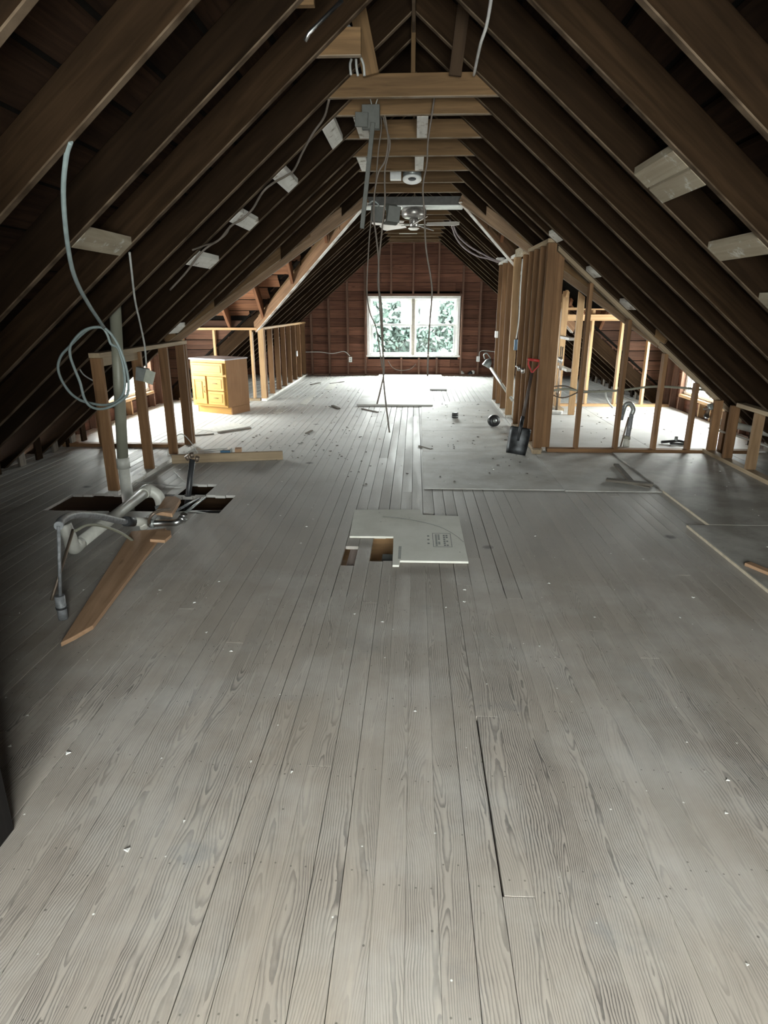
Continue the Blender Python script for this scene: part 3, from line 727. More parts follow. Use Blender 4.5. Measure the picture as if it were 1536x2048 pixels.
# ================================================================== THINGS: vanity cabinet
def vanity():
    w, dp, h = .66, .46, .775
    ang = math.radians(-25)
    t = empty('vanity_cabinet', (-2.665, 9.03, 0), ang)   # origin at the front right foot
    tag(t, 'honey oak bathroom vanity cabinet with one door and two small drawers', 'cabinet')
    base = basis_of(t)
    def lb(nm, x0, x1, y0, y1, z0, z1, mat, par=t, bev=.003, xd=None):
        o = box(nm, x0, x1, y0, y1, z0, z1, mat, None, xd, bev)
        mw = base @ o.matrix_basis; o.parent = par; o.matrix_basis = basis_of(par).inverted() @ mw
        return o
    lb('toe_kick', -w+.02, -.018, .06, .075, .0, .11, HONEY)
    lb('side_panel', -.018, 0, .0, dp, .11, h, HONEYS, xd='z'); lb('side_panel', -w, -w+.018, .0, dp, .11, h, HONEYS, xd='z')
    lb('side_foot', -.018, 0, .06, dp, .0, .109, HONEYS); lb('side_foot', -w, -w+.018, .06, dp, .0, .109, HONEYS)
    lb('back_panel', -w+.019, -.019, dp-.012, dp, .05, h-.02, HONEYS)
    lb('cabinet_floor', -w+.019, -.019, .021, dp-.013, .11, .125, HONEYS)
    f = lb('face_frame', -w, 0, -.019, -.001, h-.045, h, HONEY)
    lb('rail', -w, 0, -.019, -.001, .11, .15, HONEY, f); lb('rail', -w+.04, -.04, -.019, -.001, .545, .58, HONEY, f); lb('rail', -.34, -.04, -.019, -.001, .33, .36, HONEY, f)
    lb('stile', -w, -w+.04, -.019, -.001, .151, h-.046, HONEY, f, xd='z'); lb('stile', -.04, 0, -.019, -.001, .151, h-.046, HONEY, f, xd='z'); lb('stile', -.37, -.335, -.019, -.001, .151, .544, HONEY, f, xd='z')
    lb('dust_panel', -w+.041, -.041, -.006, -.001, .15, h-.05, HONEYS)
    p = lb('false_front', -w+.03, -.03, -.052, -.0195, .575, .735, HONEY); lb('raised_field', -w+.065, -.065, -.057, -.0521, .605, .705, HONEY, p)
    for z0, z1 in ((.348, .548), (.145, .338)):
        d_ = lb('drawer', -.335, -.03, -.052, -.0195, z0, z1, HONEY)
        lb('raised_field', -.30, -.065, -.057, -.0521, z0+.035, z1-.035, HONEY, d_)
        zc = (z0+z1)/2
        bm = bmesh.new(); tube_bm(bm, [base @ Vector((-.18+.04*math.cos(a), -.060-.018*math.sin(a), zc+.006*math.sin(a))) for a in [math.pi*k/8 for k in range(9)]], .004, 6)
        o = mesh_of('pull', bm, BRASS); o.parent = d_; o.matrix_basis = basis_of(d_).inverted()
    d_ = lb('door', -w+.03, -.365, -.044, -.0195, .145, .548, HONEY, xd='z')
    x0, x1, z0, z1 = -w+.03, -.365, .145, .548
    lb('door_rail', x0, x1, -.052, -.0441, z1-.055, z1, HONEY, d_); lb('door_rail', x0, x1, -.052, -.0441, z0, z0+.055, HONEY, d_)
    lb('door_stile', x0, x0+.05, -.052, -.0441, z0+.056, z1-.056, HONEY, d_, xd='z'); lb('door_stile', x1-.05, x1, -.052, -.0441, z0+.056, z1-.056, HONEY, d_, xd='z')
    lb('door_panel', x0+.072, x1-.072, -.050, -.0441, z0+.078, z1-.078, HONEY, d_, bev=.005, xd='z')
    bm = bmesh.new(); tube_bm(bm, [base @ Vector((x1-.022, -.054-.02*math.sin(a), .36+.045*math.cos(a))) for a in [math.pi*k/8 for k in range(9)]], .004, 6)
    o = mesh_of('pull', bm, BRASS); o.parent = d_; o.matrix_basis = basis_of(d_).inverted()
    lb('counter_board', -w-.012, .012, -.035, dp+.005, h+.001, h+.02, LAMT)
vanity()

# ================================================================== THINGS: shovel
def shovel():
    a = Vector((1.085, 6.60, .015)); hd = Vector((1.26, 6.83, 1.00))
    ax = (hd-a).normalized()
    t = empty('shovel', a); tag(t, 'square-bladed shovel with a red D-handle leaning on the right stud wall', 'shovel')
    side = Vector((1, -.25, 0)); side = (side - ax*side.dot(ax)).normalized(); nr = ax.cross(side)
    bm = bmesh.new(); rows = []
    for k, (l, hw_) in enumerate(((0,.10),(.06,.105),(.15,.108),(.23,.11),(.27,.11),(.285,.10))):
        row = []
        for j in range(7):
            u = -1+2*j/6
            row.append(bm.verts.new(a + ax*l + side*(u*hw_) - nr*(.03*(1-u*u)*(1 if k < 5 else .8))))
        rows.append(row)
    for k in range(len(rows)-1):
        for j in range(6): f = bm.faces.new((rows[k][j], rows[k][j+1], rows[k+1][j+1], rows[k+1][j])); f.smooth = True
    o = mesh_of('blade', bm, SHOVEL, t); md = o.modifiers.new('thick', 'SOLIDIFY'); md.thickness = .004
    c = -nr*.034
    tube('socket', [a+ax*.14+c, a+ax*.28+c*.8, a+ax*.40+c*.3], [.012,.021,.021], SHOVEL, t, smooth=False, seg=10)
    tube('shaft', [a+ax*.38+c*.3, a+ax*.6, a+ax*.86], [.018,.017,.017], SHAFT, t, smooth=False, seg=10)
    L0 = a+ax*.86
    for sg in (-1, 1):
        tube('handle_fork', [L0, L0+ax*.035+side*sg*.02, L0+ax*.085+side*sg*.055, L0+ax*.135+side*sg*.058], .009, RED, t)
    tube('grip', [L0+ax*.135-side*.07, L0+ax*.135+side*.07], .015, RED, t, smooth=False, seg=12)
shovel()

# ================================================================== THINGS: cement board over the floor hole
def cement_board():
    P = [atz(x, y, .02) for x, y in ((709,1019),(841,1019),(843,1029),(918,1032),(937,1123),(800,1121),(798,1130),(785,1130),(787,1073),(699,1072))]
    poly = [Vector((p.x, p.y, .006)) for p in P]
    o = solid('cement_board', poly, (0,0,.014), CEMENT, None, xdir=(1,0,0), bev=.0015)
    tag(o, 'cut piece of grey cement board with a stencilled mark lying over the floor hole', 'board')
    # stencilled box of lettering: two upright columns of print inside a thin frame
    zt = .0212
    def strip(nm, x0, x1, y0, y1): return box(nm, x0, x1, y0, y1, zt-.0006, zt+.0002, PRINT, o, bev=0)
    c = atz(884, 1080, .02); x0, x1, y0, y1 = c.x-.062, c.x+.062, c.y-.13, c.y+.13
    for a in ((x0,x0+.004,y0,y1),(x1-.004,x1,y0,y1),(x0,x1,y0,y0+.005),(x0,x1,y1-.005,y1)): strip('print_frame', *a)
    r = random.Random(3)
    for cx, n in ((x0+.034, 8), (x1-.036, 6)):
        for k in range(n):
            yy = y0+.02+k*(.22/n)
            for q in range(r.choice((1,2,2))):
                strip('print_mark', cx-.017+q*.018, cx-.004+q*.018, yy, yy+.22/n*.62)
    for k in range(3): strip('print_mark', x0-.036, x0-.022, y0+.05+k*.07, y0+.072+k*.07)
    for k in range(10): strip('print_mark', P[8].x+.04, P[8].x+.058, P[7].y+.1+k*.022, P[7].y+.112+k*.022)
    pts = [atz(x, y, zt) for x, y in ((765,1033),(800,1036),(840,1043),(880,1054),(910,1070),(927,1084))]
    tube('scored_line', pts, .0012, PRINT, o, seg=5)
cement_board()

# ================================================================== THINGS: plumbing on the left
t = empty('vent_stack', (-2.37, 4.93, 0)); tag(t, 'grey plastic vent pipe rising from the floor hole to an elbow under the rafters', 'pipe')
pb = Vector((-2.37, 4.93, 0)); ptop = aty(229, 592, 4.93)
tube('pipe', [(pb.x, pb.y, .30), ptop], .043, PVC, t, smooth=False, seg=20)
tube('coupling', [(pb.x, pb.y, .24), (pb.x, pb.y, .33)], .052, PVCW, t, smooth=False, seg=20)
tube('pipe', [(pb.x-.0, pb.y, -.2), (pb.x, pb.y, .26)], .046, PVCW, t, smooth=False, seg=20)
e1 = aty(250, 560, 4.93); e2 = aty(318, 506, 4.93)
tube('elbow', [ptop-Vector((0,0,.02)), ptop+Vector((.005,0,.07)), e1, e1+(e2-e1)*.2], .05, PVCW, t, seg=20)
tube('branch', [e1, e2], .046, PVCW, t, smooth=False, seg=20)
tube('torn_wrap', [e2-(e2-e1)*.1, aty(325,500,4.93), aty(333,480,4.95), aty(336,435,5.02)], [.054,.05,.035,.025]+[.0]*0 if False else .034, LINTC, t, seg=10)
tube('torn_wrap', [e2-(e2-e1)*.05+Vector((0,0,-.03)), aty(328,510,4.9), aty(336,492,4.9)], .02, LINTC, t, seg=8)

t = empty('drain_pipe', atz(290,1000,0)); tag(t, 'long white plastic drain pipe with an elbow lying over the dark floor hole', 'pipe')
A = atz(152,1092,.10); B = atz(290,985,.16)
tube('pipe', [A, B], .038, PVCW, t, smooth=False, seg=20)
dr = (B-A).normalized()
tube('elbow', [B-dr*.03, B+dr*.05+Vector((0,0,.005)), B+dr*.10+Vector((.07,-.03,-.06)), B+dr*.10+Vector((.10,-.06,-.20))], .042, PVCW, t, seg=20)
tube('clamp', [B+dr*.10+Vector((.085,-.045,-.12)), B+dr*.10+Vector((.092,-.052,-.15))], .047, STEEL, t, smooth=False, seg=20)
tube('end_elbow', [A+dr*.05, A-dr*.03, A-dr*.05+Vector((0,.0,.08)), A-dr*.05+Vector((-.02,0,.16))], .040, PVCW, t, seg=20)

t = empty('supply_pipe', atz(127,1240,0)); tag(t, 'bent grey pipe with a thin drop leg and coupling ending on the boards left', 'pipe')
foot = atz(127,1238,0); top = Vector((foot.x, foot.y, 0)) 
zt = aty(115,1052,foot.y).z; topp = aty(117,1052,foot.y)
tube('drop_leg', [foot+Vector((0,0,.10)), topp], .0085, GREYP, t, smooth=False)
tube('coupling', [foot+Vector((0,0,.002)), foot+Vector((0,0,.13))], .024, GREYP, t, smooth=False, seg=14)
tube('coupling_ring', [foot+Vector((0,0,.06)), foot+Vector((0,0,.07))], .027, ABS, t, smooth=False, seg=14)
g = [topp, aty(125,1040,foot.y+.10), aty(150,1030,foot.y+.3), aty(195,1032,foot.y+.65), aty(240,1042,foot.y+1.0), aty(262,1043,foot.y+1.15)]
tube('grey_arm', g, [.021]*31, GREYP, t, seg=14)
tube('rubber_joint', [g[-2].lerp(g[-1],.5), g[-1]+(g[-1]-g[-2])*.2], .034, ABS, t, smooth=False, seg=14)
w = g[-1]
tube('white_tee', [w, aty(300,1044,foot.y+1.35)], .03, PVCW, t, smooth=False, seg=14)
tube('tee_branch', [aty(285,1045,foot.y+1.28), aty(288,1056,foot.y+1.25)], .026, PVCW, t, smooth=False, seg=14)

t = empty('trap_pipe', atz(340,1050,0)); tag(t, 'short curved chrome trap pipe beside the floor hole', 'pipe')
tube('trap_arm', [atz(305,1047,.06), atz(330,1046,.06), atz(352,1045,.07), atz(366,1036,.09), atz(368,1028,.12)], .024, CHROME, t, seg=14)
tube('trap_nut', [atz(363,1040,.08), atz(367,1034,.10)], .031, CHROME, t, smooth=False, seg=14)
tube('slip_ring', [atz(302,1047,.06), atz(309,1047,.06)], .031, STEEL, t, smooth=False, seg=14)

tag(tube('supply_tube', [atz(300,1052,.02), atz(298,1040,.12), atz(306,1028,.17), atz(322,1021,.18), atz(340,1019,.17)], .011, COPPER), 'tarnished copper tube bent over the chrome trap', 'pipe')
tag(tube('supply_tube', [atz(150,1062,.30), atz(175,1050,.30), atz(205,1052,.24), atz(240,1065,.13), atz(268,1083,.02)], .009, PVC), 'thin pale plastic tube arching down in front of the white drain pipe', 'pipe')
tag(tube('steel_rod', [atz(146,1060,.30), atz(125,1130,.18), atz(103,1200,.01)], .009, COPPER), 'dark iron rod slanting to the boards behind the thin drop pipe', 'pipe')
for q, (a, b_, lb) in enumerate(((atz(352,1025,.02), atz(398,1000,.0), 'thin grey conduit lying across the hole, nearer the chrome trap'), (atz(372,1028,.03), atz(410,998,.0), 'thin pale conduit lying across the hole, nearer its right end'))):
    tag(tube('conduit_piece', [a+Vector((0,0,.012)), b_+Vector((0,0,.014))], .011, STEEL if q else GREYP, smooth=False), lb, 'pipe')
t = empty('black_pipe', atz(368,1000,0)); tag(t, 'black plastic pipe standing up out of the narrow floor slot', 'pipe')
ba = Vector((-1.90, 4.93, -.2)); bb = aty(385, 918, 5.0)
tube('pipe', [ba, bb], .024, ABS, t, smooth=False, seg=14)
for dx, dz_ in ((-.03,.01),(.03,.0),(0,.03)): tube('valve_knob', [bb+Vector((dx,0,dz_-.015)), bb+Vector((dx*1.6,-.01,dz_+.02))], .018, COPPER, t, smooth=False, seg=10)
tag(tube('black_pipe', [(-1.75,4.66,-.06), (-1.35,4.70,-.06)], .03, ABS, smooth=False, seg=14), 'black drain pipe inside the right end of the floor hole', 'pipe')
tag(tube('white_cable', [(-2.0,4.62,-.05), (-1.72,4.63,-.03), (-1.52,4.55,-.03), (-1.36,4.50,-.05)], .008, CABLEW), 'white cable running inside the floor hole', 'cable')
# brown boards
tag(solid('board_offcut', [Vector((p.x,p.y,.012)) for p in (atz(262,1058,.05), atz(332,1052,.05), atz(186,1252,.03), atz(150,1273,.03), atz(122,1291,.02))], (0,0,.022), W_BROWN, xdir=(atz(300,1060)-atz(150,1270)), bev=.002), 'long tapered reddish-brown board lying on the floor by the pipes', 'board')
tag(solid('board_offcut', [Vector((p.x,p.y,.036)) for p in (atz(300,1083,.04), atz(318,1063,.04), atz(342,1065,.04), atz(343,1074,.04), atz(330,1085,.04))], (0,0,.02), W_BROWN, xdir=(1,0,0), bev=.002), 'small broken end of orange board beside the long tapered board', 'board')
tag(solid('board_offcut', [Vector((p.x,p.y,.10)) for p in (atz(312,1030,.1), atz(332,1000,.1), atz(352,1000,.1), atz(362,1006,.1), atz(345,1035,.1))], (0,0,.03), W_BROWN, xdir=(0,1,0), bev=.003), 'short brown block of wood propped over the floor hole', 'board')
t = empty('lumber_piece', atz(450,920,0)); tag(t, 'loose two-by-four lying on the floor below the blue box', 'lumber')
la, lbb = atz(345,927,.0), atz(566,919,.0); la.z = lbb.z = .046
beam('timber', la, lbb, .04, .088, W_COLL if False else W_PLATE, t)
beam('cross_cleat', la.lerp(lbb,.56)+Vector((0,.03,.065)), la.lerp(lbb,.62)+Vector((0,.03,.065)), .09, .035, W_BROWN, t)
bq = aty(450, 910, la.y+.11)
t = empty('outlet_box', bq); tag(t, 'small blue plastic electrical box standing behind the loose two-by-four', 'box')
box('shell', bq.x-.045, bq.x+.045, la.y+.13, la.y+.20, .001, .105, BLUE, t); box('rim', bq.x-.05, bq.x+.05, la.y+.12, la.y+.129, .001, .11, BLUE, t); box('bracket', bq.x+.051, bq.x+.058, la.y+.12, la.y+.18, .001, .13, STEEL, t)
tag(tube('looped_wire', [atz(250,965,.02), atz(300,966,.02), atz(350,972,.01), atz(372,968,.02), atz(355,950,.03), aty(340,930,6.2), aty(336,905,6.3), aty(345,880,6.35), aty(362,868,6.35), aty(378,880,6.35), aty(394,905,6.4), aty(392,915,6.45), atz(375,905,.03), atz(410,900,.01), atz(455,897,.01)], .005, CABLEL), 'thin pale wire looping over the floor at the foot of the left stud wall', 'cable')

# ================================================================== THINGS: cables on the left
YC = 4.2
t = empty('coiled_cable', aty(190,740,YC)); tag(t, 'grey-blue cable hanging from a rafter in a loose coil beside the vent pipe', 'cable')
drop = [aty(141,283,2.82), aty(133,310,2.86), aty(127,370,2.95), aty(129,430,3.05), aty(137,500,3.2), aty(150,555,3.4), aty(175,605,3.75), aty(208,655,YC)]
tube('drop', drop, .011, CABLEG, t)
coil = []
def C(x, y, k=0): coil.append(aty(x, y, YC+.02*k))
for k, (x, y) in enumerate(((208,655),(222,668),(236,690),(248,720),(256,755),(256,785),(244,800),(222,813),(200,818),(180,812),(168,795),(160,765),(150,740),(141,715),(140,695),(148,680),(165,663),(185,655),(205,656),(215,670),(222,688),(237,698),(246,730),(250,765),(245,790),(228,806),(205,810),(180,806),(160,800),(140,785),(123,760),(116,735),(122,712),(140,692),(160,672),(180,657),(205,654))): C(x, y, k*.25)
tube('coil', coil, .009, CABLEG, t, n=5)
tag(tube('thin_cable', [aty(170,710,5.4), aty(157,720,5.4), aty(158,735,5.4), aty(168,750,5.4), aty(187,762,5.4)], .006, CABLEL), 'thin pale cable curling behind the first left stud', 'cable')
t = empty('junction_box', aty(294,750,5.35)); tag(t, 'open steel junction box dangling on its cable in front of the left stud wall', 'junction box')
tube('cord', [aty(259,505,4.2), aty(263,540,4.3), aty(270,600,4.6), aty(281,650,4.9), aty(289,690,5.1), aty(293,733,5.3)], .007, CABLEL, t)
jb = aty(292,748,5.35)
beam('back_box', jb+Vector((-.03,.02,.05)), jb+Vector((-.05,.02,-.06)), .05, .10, STEEL, t, up=(1,0,0)); beam('cover_plate', jb+Vector((.055,-.02,.03)), jb+Vector((.015,-.02,-.075)), .006, .085, plain('pale_cover_plate', (.42,.43,.36), .5), t, up=(1,0,0))
# wires stapled along the left rafters
def roofpt(px, py, off=.012, s=-1):
    d_ = ray(px, py); n = Vector((SL*s, 0, 1)); k = HC + SL*HW + SL*s*XC - off
    return CAM + d_*((k - n.dot(CAM))/n.dot(d_))
tag(tube('stapled_wire', [roofpt(*p) for p in ((658,200),(648,235),(625,268),(605,305),(588,340),(572,352),(545,367),(525,385),(505,418),(485,438),(462,452),(440,478),(418,492),(398,510),(372,545),(340,580))], .008, CABLEB), 'dark cable stapled down the left rafters past the pale blocks', 'cable')
tag(tube('stapled_wire', [roofpt(*p) for p in ((460,452),(452,468),(432,484),(412,490),(385,500))], .006, CABLEB), 'short dark cable crossing beside the stapled one on the left rafters', 'cable')
# wires at the top left
t = empty('wire_bundle', aty(690,60,4.3)); tag(t, 'bundle of bare grey cables hanging down beside the upper strut', 'cable')
for pts in (((664,-10),(672,12),(683,40),(692,58),(688,68),(672,73)), ((672,-10),(690,20),(694,30),(692,42),(702,58),(712,70),(716,71)), ((668,-5),(676,15),(683,38),(695,55),(706,66)), ((656,-10),(658,15),(665,25),(682,32))):
    tube('cable', [aty(x,y,4.35) for x, y in pts], .008, CABLEL, t)
for pts in (((703,118),(700,130),(702,150)), ((712,118),(713,135),(716,152)), ((722,116),(727,130),(729,152))): tube('cable', [aty(x,y,4.65) for x, y in pts], .008, CABLEL, t)
tag(tube('steel_rod', [aty(685,0,3.3), aty(618,66,3.3), aty(610,82,3.3)], .009, CHROME, smooth=False), 'bright thin metal tube slanting under the upper left rafters', 'rod')
tag(tube('white_cable', [aty(983,-10,3.6), aty(979,20,3.75), aty(972,55,3.9), aty(962,85,4.05), aty(955,115,4.3), aty(948,150,4.69)], .009, CABLEW), 'white cable hanging down above the first tie on the right', 'cable')

# ================================================================== THINGS: hanging electrical bits in the middle
t = empty('hanging_conduit', aty(742,240,5.05)); tag(t, 'grey metal raceway with a switch box hanging from the second tie', 'conduit')
Yh = 5.05
bx0 = aty(742,235,Yh)
beam('box_half', bx0+Vector((0,0,.075)), bx0+Vector((0,0,-.075)), .05, .125, GREYBOX, t, up=(1,0,0)); beam('box_cover', bx0+Vector((-.06,-.05,.02)), bx0+Vector((-.065,-.05,-.07)), .02, .09, GREYBOX, t, up=(1,0,0))
beam('raceway', aty(746,245,Yh-.04), aty(724,457,Yh-.04), .02, .032, GREYBOX, t, up=(1,0,0))
tube('support_wire', [aty(738,188,Yh), aty(743,208,Yh), aty(745,222,Yh)], .004, CABLEL, t); tube('support_wire', [aty(758,188,Yh), aty(752,208,Yh), aty(748,222,Yh)], .004, CABLEL, t)
t = empty('hanging_fixture', aty(770,428,5.6)); tag(t, 'grey metal fixture box with a curved cover dangling on wires before the ceiling fan', 'fixture')
hb = aty(757,428,5.6)
beam('box', hb+Vector((-.06,0,.0)), hb+Vector((.05,0,-.01)), .10, .11, GREYBOX, t)
bm = bmesh.new(); path = [aty(774+14*math.cos(a)*.5+4, 428-20*math.sin(a), 5.55) for a in [math.pi/2*(1-k/4) for k in range(9)]]
for ya in (0,):
    A0 = []; 
    for p in path: A0.append((bm.verts.new(p+Vector((-.05,-.02,0))), bm.verts.new(p+Vector((.05,.07,0)))))
    for k in range(8): bm.faces.new((A0[k][0], A0[k+1][0], A0[k+1][1], A0[k][1]))
o = mesh_of('curved_cover', bm, GREYBOX, t); md = o.modifiers.new('thick', 'SOLIDIFY'); md.thickness = .006
beam('cover_plate', aty(790,412,5.5), aty(786,444,5.5), .012, .10, GREYBOX, t, up=(1,0,0))
tube('hook', [aty(738,408,5.6), aty(746,402,5.6), aty(756,408,5.6), aty(758,418,5.6)], .007, STEEL, t)
def hang(pts, Y, lab, r=.0065, m=CABLEB): return tag(tube('hanging_cable', [aty(x, y, Y+.0*i) for i, (x, y) in enumerate(pts)], r, m), lab, 'cable')
hang(((758,200),(768,225),(775,265),(776,290),(770,322),(757,345),(750,380),(748,405),(748,440),(752,470),(757,520),(758,580),(764,680),(768,740),(762,775),(754,808)), 5.2, 'dark hanging cable whose lower end kicks left over the far floor')
hang(((764,225),(772,255),(780,290),(770,340),(770,400),(768,420),(764,460),(758,520),(756,570),(763,610),(766,700),(767,755),(771,800),(779,865)), 5.25, 'longest dark hanging cable, ending low in front of the floor boards')
hang(((757,205),(763,250),(757,300),(752,360),(748,400),(740,460),(736,520),(734,585),(740,625),(752,655),(758,690),(764,735)), 5.3, 'thin dark hanging cable bowing left across the window pane', .005)
hang(((869,192),(864,228),(856,283),(854,325),(846,374),(849,430),(852,495),(861,552),(864,586),(860,640),(857,690),(855,752)), 5.1, 'dark cable hanging alone in front of the right window sashes')

t = empty('ceiling_bulkhead', (-.03, 9.1, 2.75)); tag(t, 'white-edged grey boxed bulkhead across the ties above the fan', 'bulkhead')
hz = aty(830,410,8.95).z
box('front_board', -.69, .61, 8.95, 8.97, hz, hz+.10, plain('grey_board', (.085,.08,.072), .6), t); box('soffit', -.69, .61, 8.972, 9.30, hz-.012, hz+.006, WHITE, t)
# ceiling fan
def fan():
    c = aty(828, 412, 9.12); c.z = hz-.012
    t = empty('ceiling_fan', c); tag(t, 'ceiling fan with pewter motor and white blades under the bulkhead', 'ceiling fan')
    T = Matrix.Translation(c)
    lathe('motor_housing', [(.08,0),(.15,-.005),(.165,-.03),(.165,-.08),(.15,-.11),(.12,-.125)], PEWTER, t, T)
    lathe('switch_cup', [(.055,-.126),(.06,-.15),(.055,-.22),(.03,-.24)], PEWTER, t, T)
    lathe('light_cap', [(.07,-.241),(.075,-.25),(.05,-.265)], BLADEM, t, T)
    for k in range(5):
        a = math.radians(-6+72*k); u = Vector((math.cos(a), math.sin(a), 0)); v = Vector((-u.y, u.x, 0))
        z = Vector((0,0,-.20))
        iron = beam('blade_iron', c+u*.06+z, c+u*.22+z, .035, .008, PEWTER, t)
        tilt = v*.86 + Vector((0,0,.42))
        P = [c+z+u*.17-tilt*.05, c+z+u*.55-tilt*.068, c+z+u*.60-tilt*.045, c+z+u*.60+tilt*.045, c+z+u*.55+tilt*.068, c+z+u*.17+tilt*.05]
        solid('blade', P, (0,0,.007), BLADEM, t, xdir=u)
fan()
# recessed can light
c = aty(824, 374, 7.72); c.z = HC+.02
t = empty('recessed_light', c); tag(t, 'round recessed light with a white trim ring set between the ties', 'light')
TR = Matrix.Translation(c) @ Matrix.Rotation(math.radians(-16), 4, 'X')
lathe('trim_ring', [(.045,.02),(.05,.0),(.095,-.012),(.105,-.004),(.105,.01)], WHITE, t, TR); lathe('can', [(.10,.011),(.10,.09)], STEEL, t, TR); box('driver_box', c.x-.24, c.x-.12, c.y-.05, c.y+.06, c.z-.005, c.z+.08, WHITE, t)
lathe('lamp_baffle', [(.0,.004),(.044,.004),(.044,.015),(.0,.018)], BLACKP, t, TR)
# wires in the right rafters beyond the fan
for k, (pts, lb) in enumerate((([(905,445),(915,470),(935,490),(960,505),(985,518),(1000,523)], 'purple-grey cable sagging under the right rafters beyond the fan, highest strand'), ([(900,440),(912,475),(930,497),(955,512),(975,517),(998,525)], 'purple-grey cable sagging under the right rafters beyond the fan, lowest strand'))):
    tag(tube('sagging_cable', [aty(x,y,10.2) for x, y in pts], .012, plain('purple_grey_cable', (.27,.22,.22), .5)), lb, 'cable')

# ================================================================== THINGS: back wall bits
for px, py, lb in ((701,719,'white outlet on the far wall left of the window'), (956,718,'white outlet on the far wall right of the window')):
    p = aty(px, py, YB-.09); t = empty('wall_outlet', p); tag(t, lb, 'outlet')
    box('cover', p.x-.036, p.x+.036, YB-.108, YB-.10, p.z-.058, p.z+.058, WHITE, t); box('box_body', p.x-.03, p.x+.03, YB-.099, YB-.001, p.z-.05, p.z+.05, BLUE, t)
    for dz_ in (-.022, .022): box('receptacle', p.x-.017, p.x+.017, YB-.111, YB-.1085, p.z+dz_-.014, p.z+dz_+.014, plain('grey_recept', (.5,.5,.48), .5), t)
tag(tube('wall_cable', [aty(x,y,YB-.1) for x, y in ((610,704),(640,704),(665,707),(688,703),(700,712))], .008, CABLEW), 'white cable strung across the far wall studs left of the window', 'cable')
tag(tube('wall_cable', [aty(x,y,YB-.1) for x, y in ((958,714),(962,702),(985,703),(1005,706))], .008, CABLEW), 'white cable strung across the far wall right of the window', 'cable')
tag(tube('wall_cable', [aty(x,y,YB-.1) for x, y in ((776,722),(785,735),(800,741),(820,738),(832,728))], .008, CABLEB), 'dark cable drooping on the far wall under the window', 'cable')
for x0, x1, y0, y1, z, mt, lb in ((-.90,.30,10.02,12.02,.008,DUSTS,'pale dusty plywood sheet on the floor, nearer of two before the far window'), (-.80,.62,12.03,14.68,.012,PLYB,'brightly lit plywood sheet lying right under the far window')):
    o = box('plywood_sheet', x0, x1, y0, y1, z-.006, z+.02, mt); tag(o, lb, 'plywood sheet')

# ================================================================== THINGS: debris
def slat(px0, py0, px1, py1, w, h, mat, lb, z=0, cat='wood strip', nm='wood_strip'):
    a, b_ = atz(px0,py0,z), atz(px1,py1,z); a.z += h/2+.002; b_.z += h/2+.002
    return tag(beam(nm, a, b_, w, h, mat), lb, cat)
slat(1212,962,1306,972,.07,.022,W_OLDB,'grey weathered strip lying at the corner of the raised plywood',.012)
slat(1232,931,1262,965,.05,.018,W_OLDB,'short grey strip lying askew behind the weathered one',.012)
slat(1240,966,1300,977,.03,.012,W_OLDB,'thin splinter under the front of the weathered strip',.0)
slat(1494,1131,1545,1152,.05,.02,W_BROWN,'pale pointed offcut on the plywood at the right edge',.021)
slat(388,872,428,869,.02,.012,W_OLDB,'thin dark strip on the bright floor in front of the vanity')
slat(436,867,502,857,.025,.014,W_OLDB,'slightly thicker dark strip beside the thin one in front of the vanity')
slat(665,812,678,818,.05,.014,W_OLDB,'small dark chip left of the pale plywood sheet')
slat(724,818,756,825,.035,.01,W_OLDB,'thin strip just in front of the pale plywood sheet')
slat(622,770,640,766,.06,.012,CHIPD,'dark sliver on the far floor by the knee wall')
slat(660,768,688,764,.04,.012,CHIPD,'long dark sliver on the far floor left of the plywood')
slat(838,893,862,900,.03,.01,W_OLDB,'short strip on the seam of the dusty sheet')
slat(612,868,624,862,.03,.012,W_OLDB,'small bent strip on the boards right of the vanity')
for (P, lb) in (([(395,858),(450,842),(500,853),(432,864)], 'pale sheet scrap lying on the floor in front of the vanity'), ([(545,826),(562,818),(575,818),(560,828)], 'small square pale scrap on the boards'), ([(600,808),(622,790),(632,790),(612,810)], 'narrow pale scrap on the far boards'), ([(648,780),(662,764),(678,765),(664,780)], 'pale rectangular scrap on the far boards by the wall')):
    o = solid('paper_scrap', [atz(x,y,.002) for x, y in P], (0,0,.004), plain('pale_scrap', (.68,.67,.62), .8), bev=0); tag(o, lb, 'scrap')
tag(box('wood_block', 1.27, 1.36, 6.64, 6.73, .010, .055, W_PLATE), 'small wood block on the floor by the shovel blade', 'block')
# rolls and bits
c = atz(987,853,.009); c.z = .085
t = empty('tape_roll', c); tag(t, 'black round roll standing on edge on the dusty sheet by the doorway', 'roll')
Rm = Matrix.Translation(c) @ Matrix.Rotation(math.radians(80), 4, 'X') @ Matrix.Rotation(math.radians(15), 4, 'Y')
lathe('roll', [(.03,-.035),(.075,-.035),(.077,0),(.075,.035),(.03,.035)], BLACKP, t, Rm); lathe('core', [(.0,-.036),(.029,-.037),(.029,.036),(.0,.036)], STEEL, t, Rm)
c = atz(910,836,.009); t = empty('black_can', c); tag(t, 'small black cap lying on the dusty sheet in mid-floor', 'cap')
lathe('cap', [(.03,0),(.045,.003),(.045,.07),(.04,.078)], BLACKP, t, Matrix.Translation(c+Vector((0,0,.001)))); lathe('cap_ring', [(.047,.02),(.047,.03)], STEEL, t, Matrix.Translation(c))
c = atz(935,751,.0); t = empty('fixture_debris', c); tag(t, 'little black and white fixture lying by the far wall on the right', 'debris')
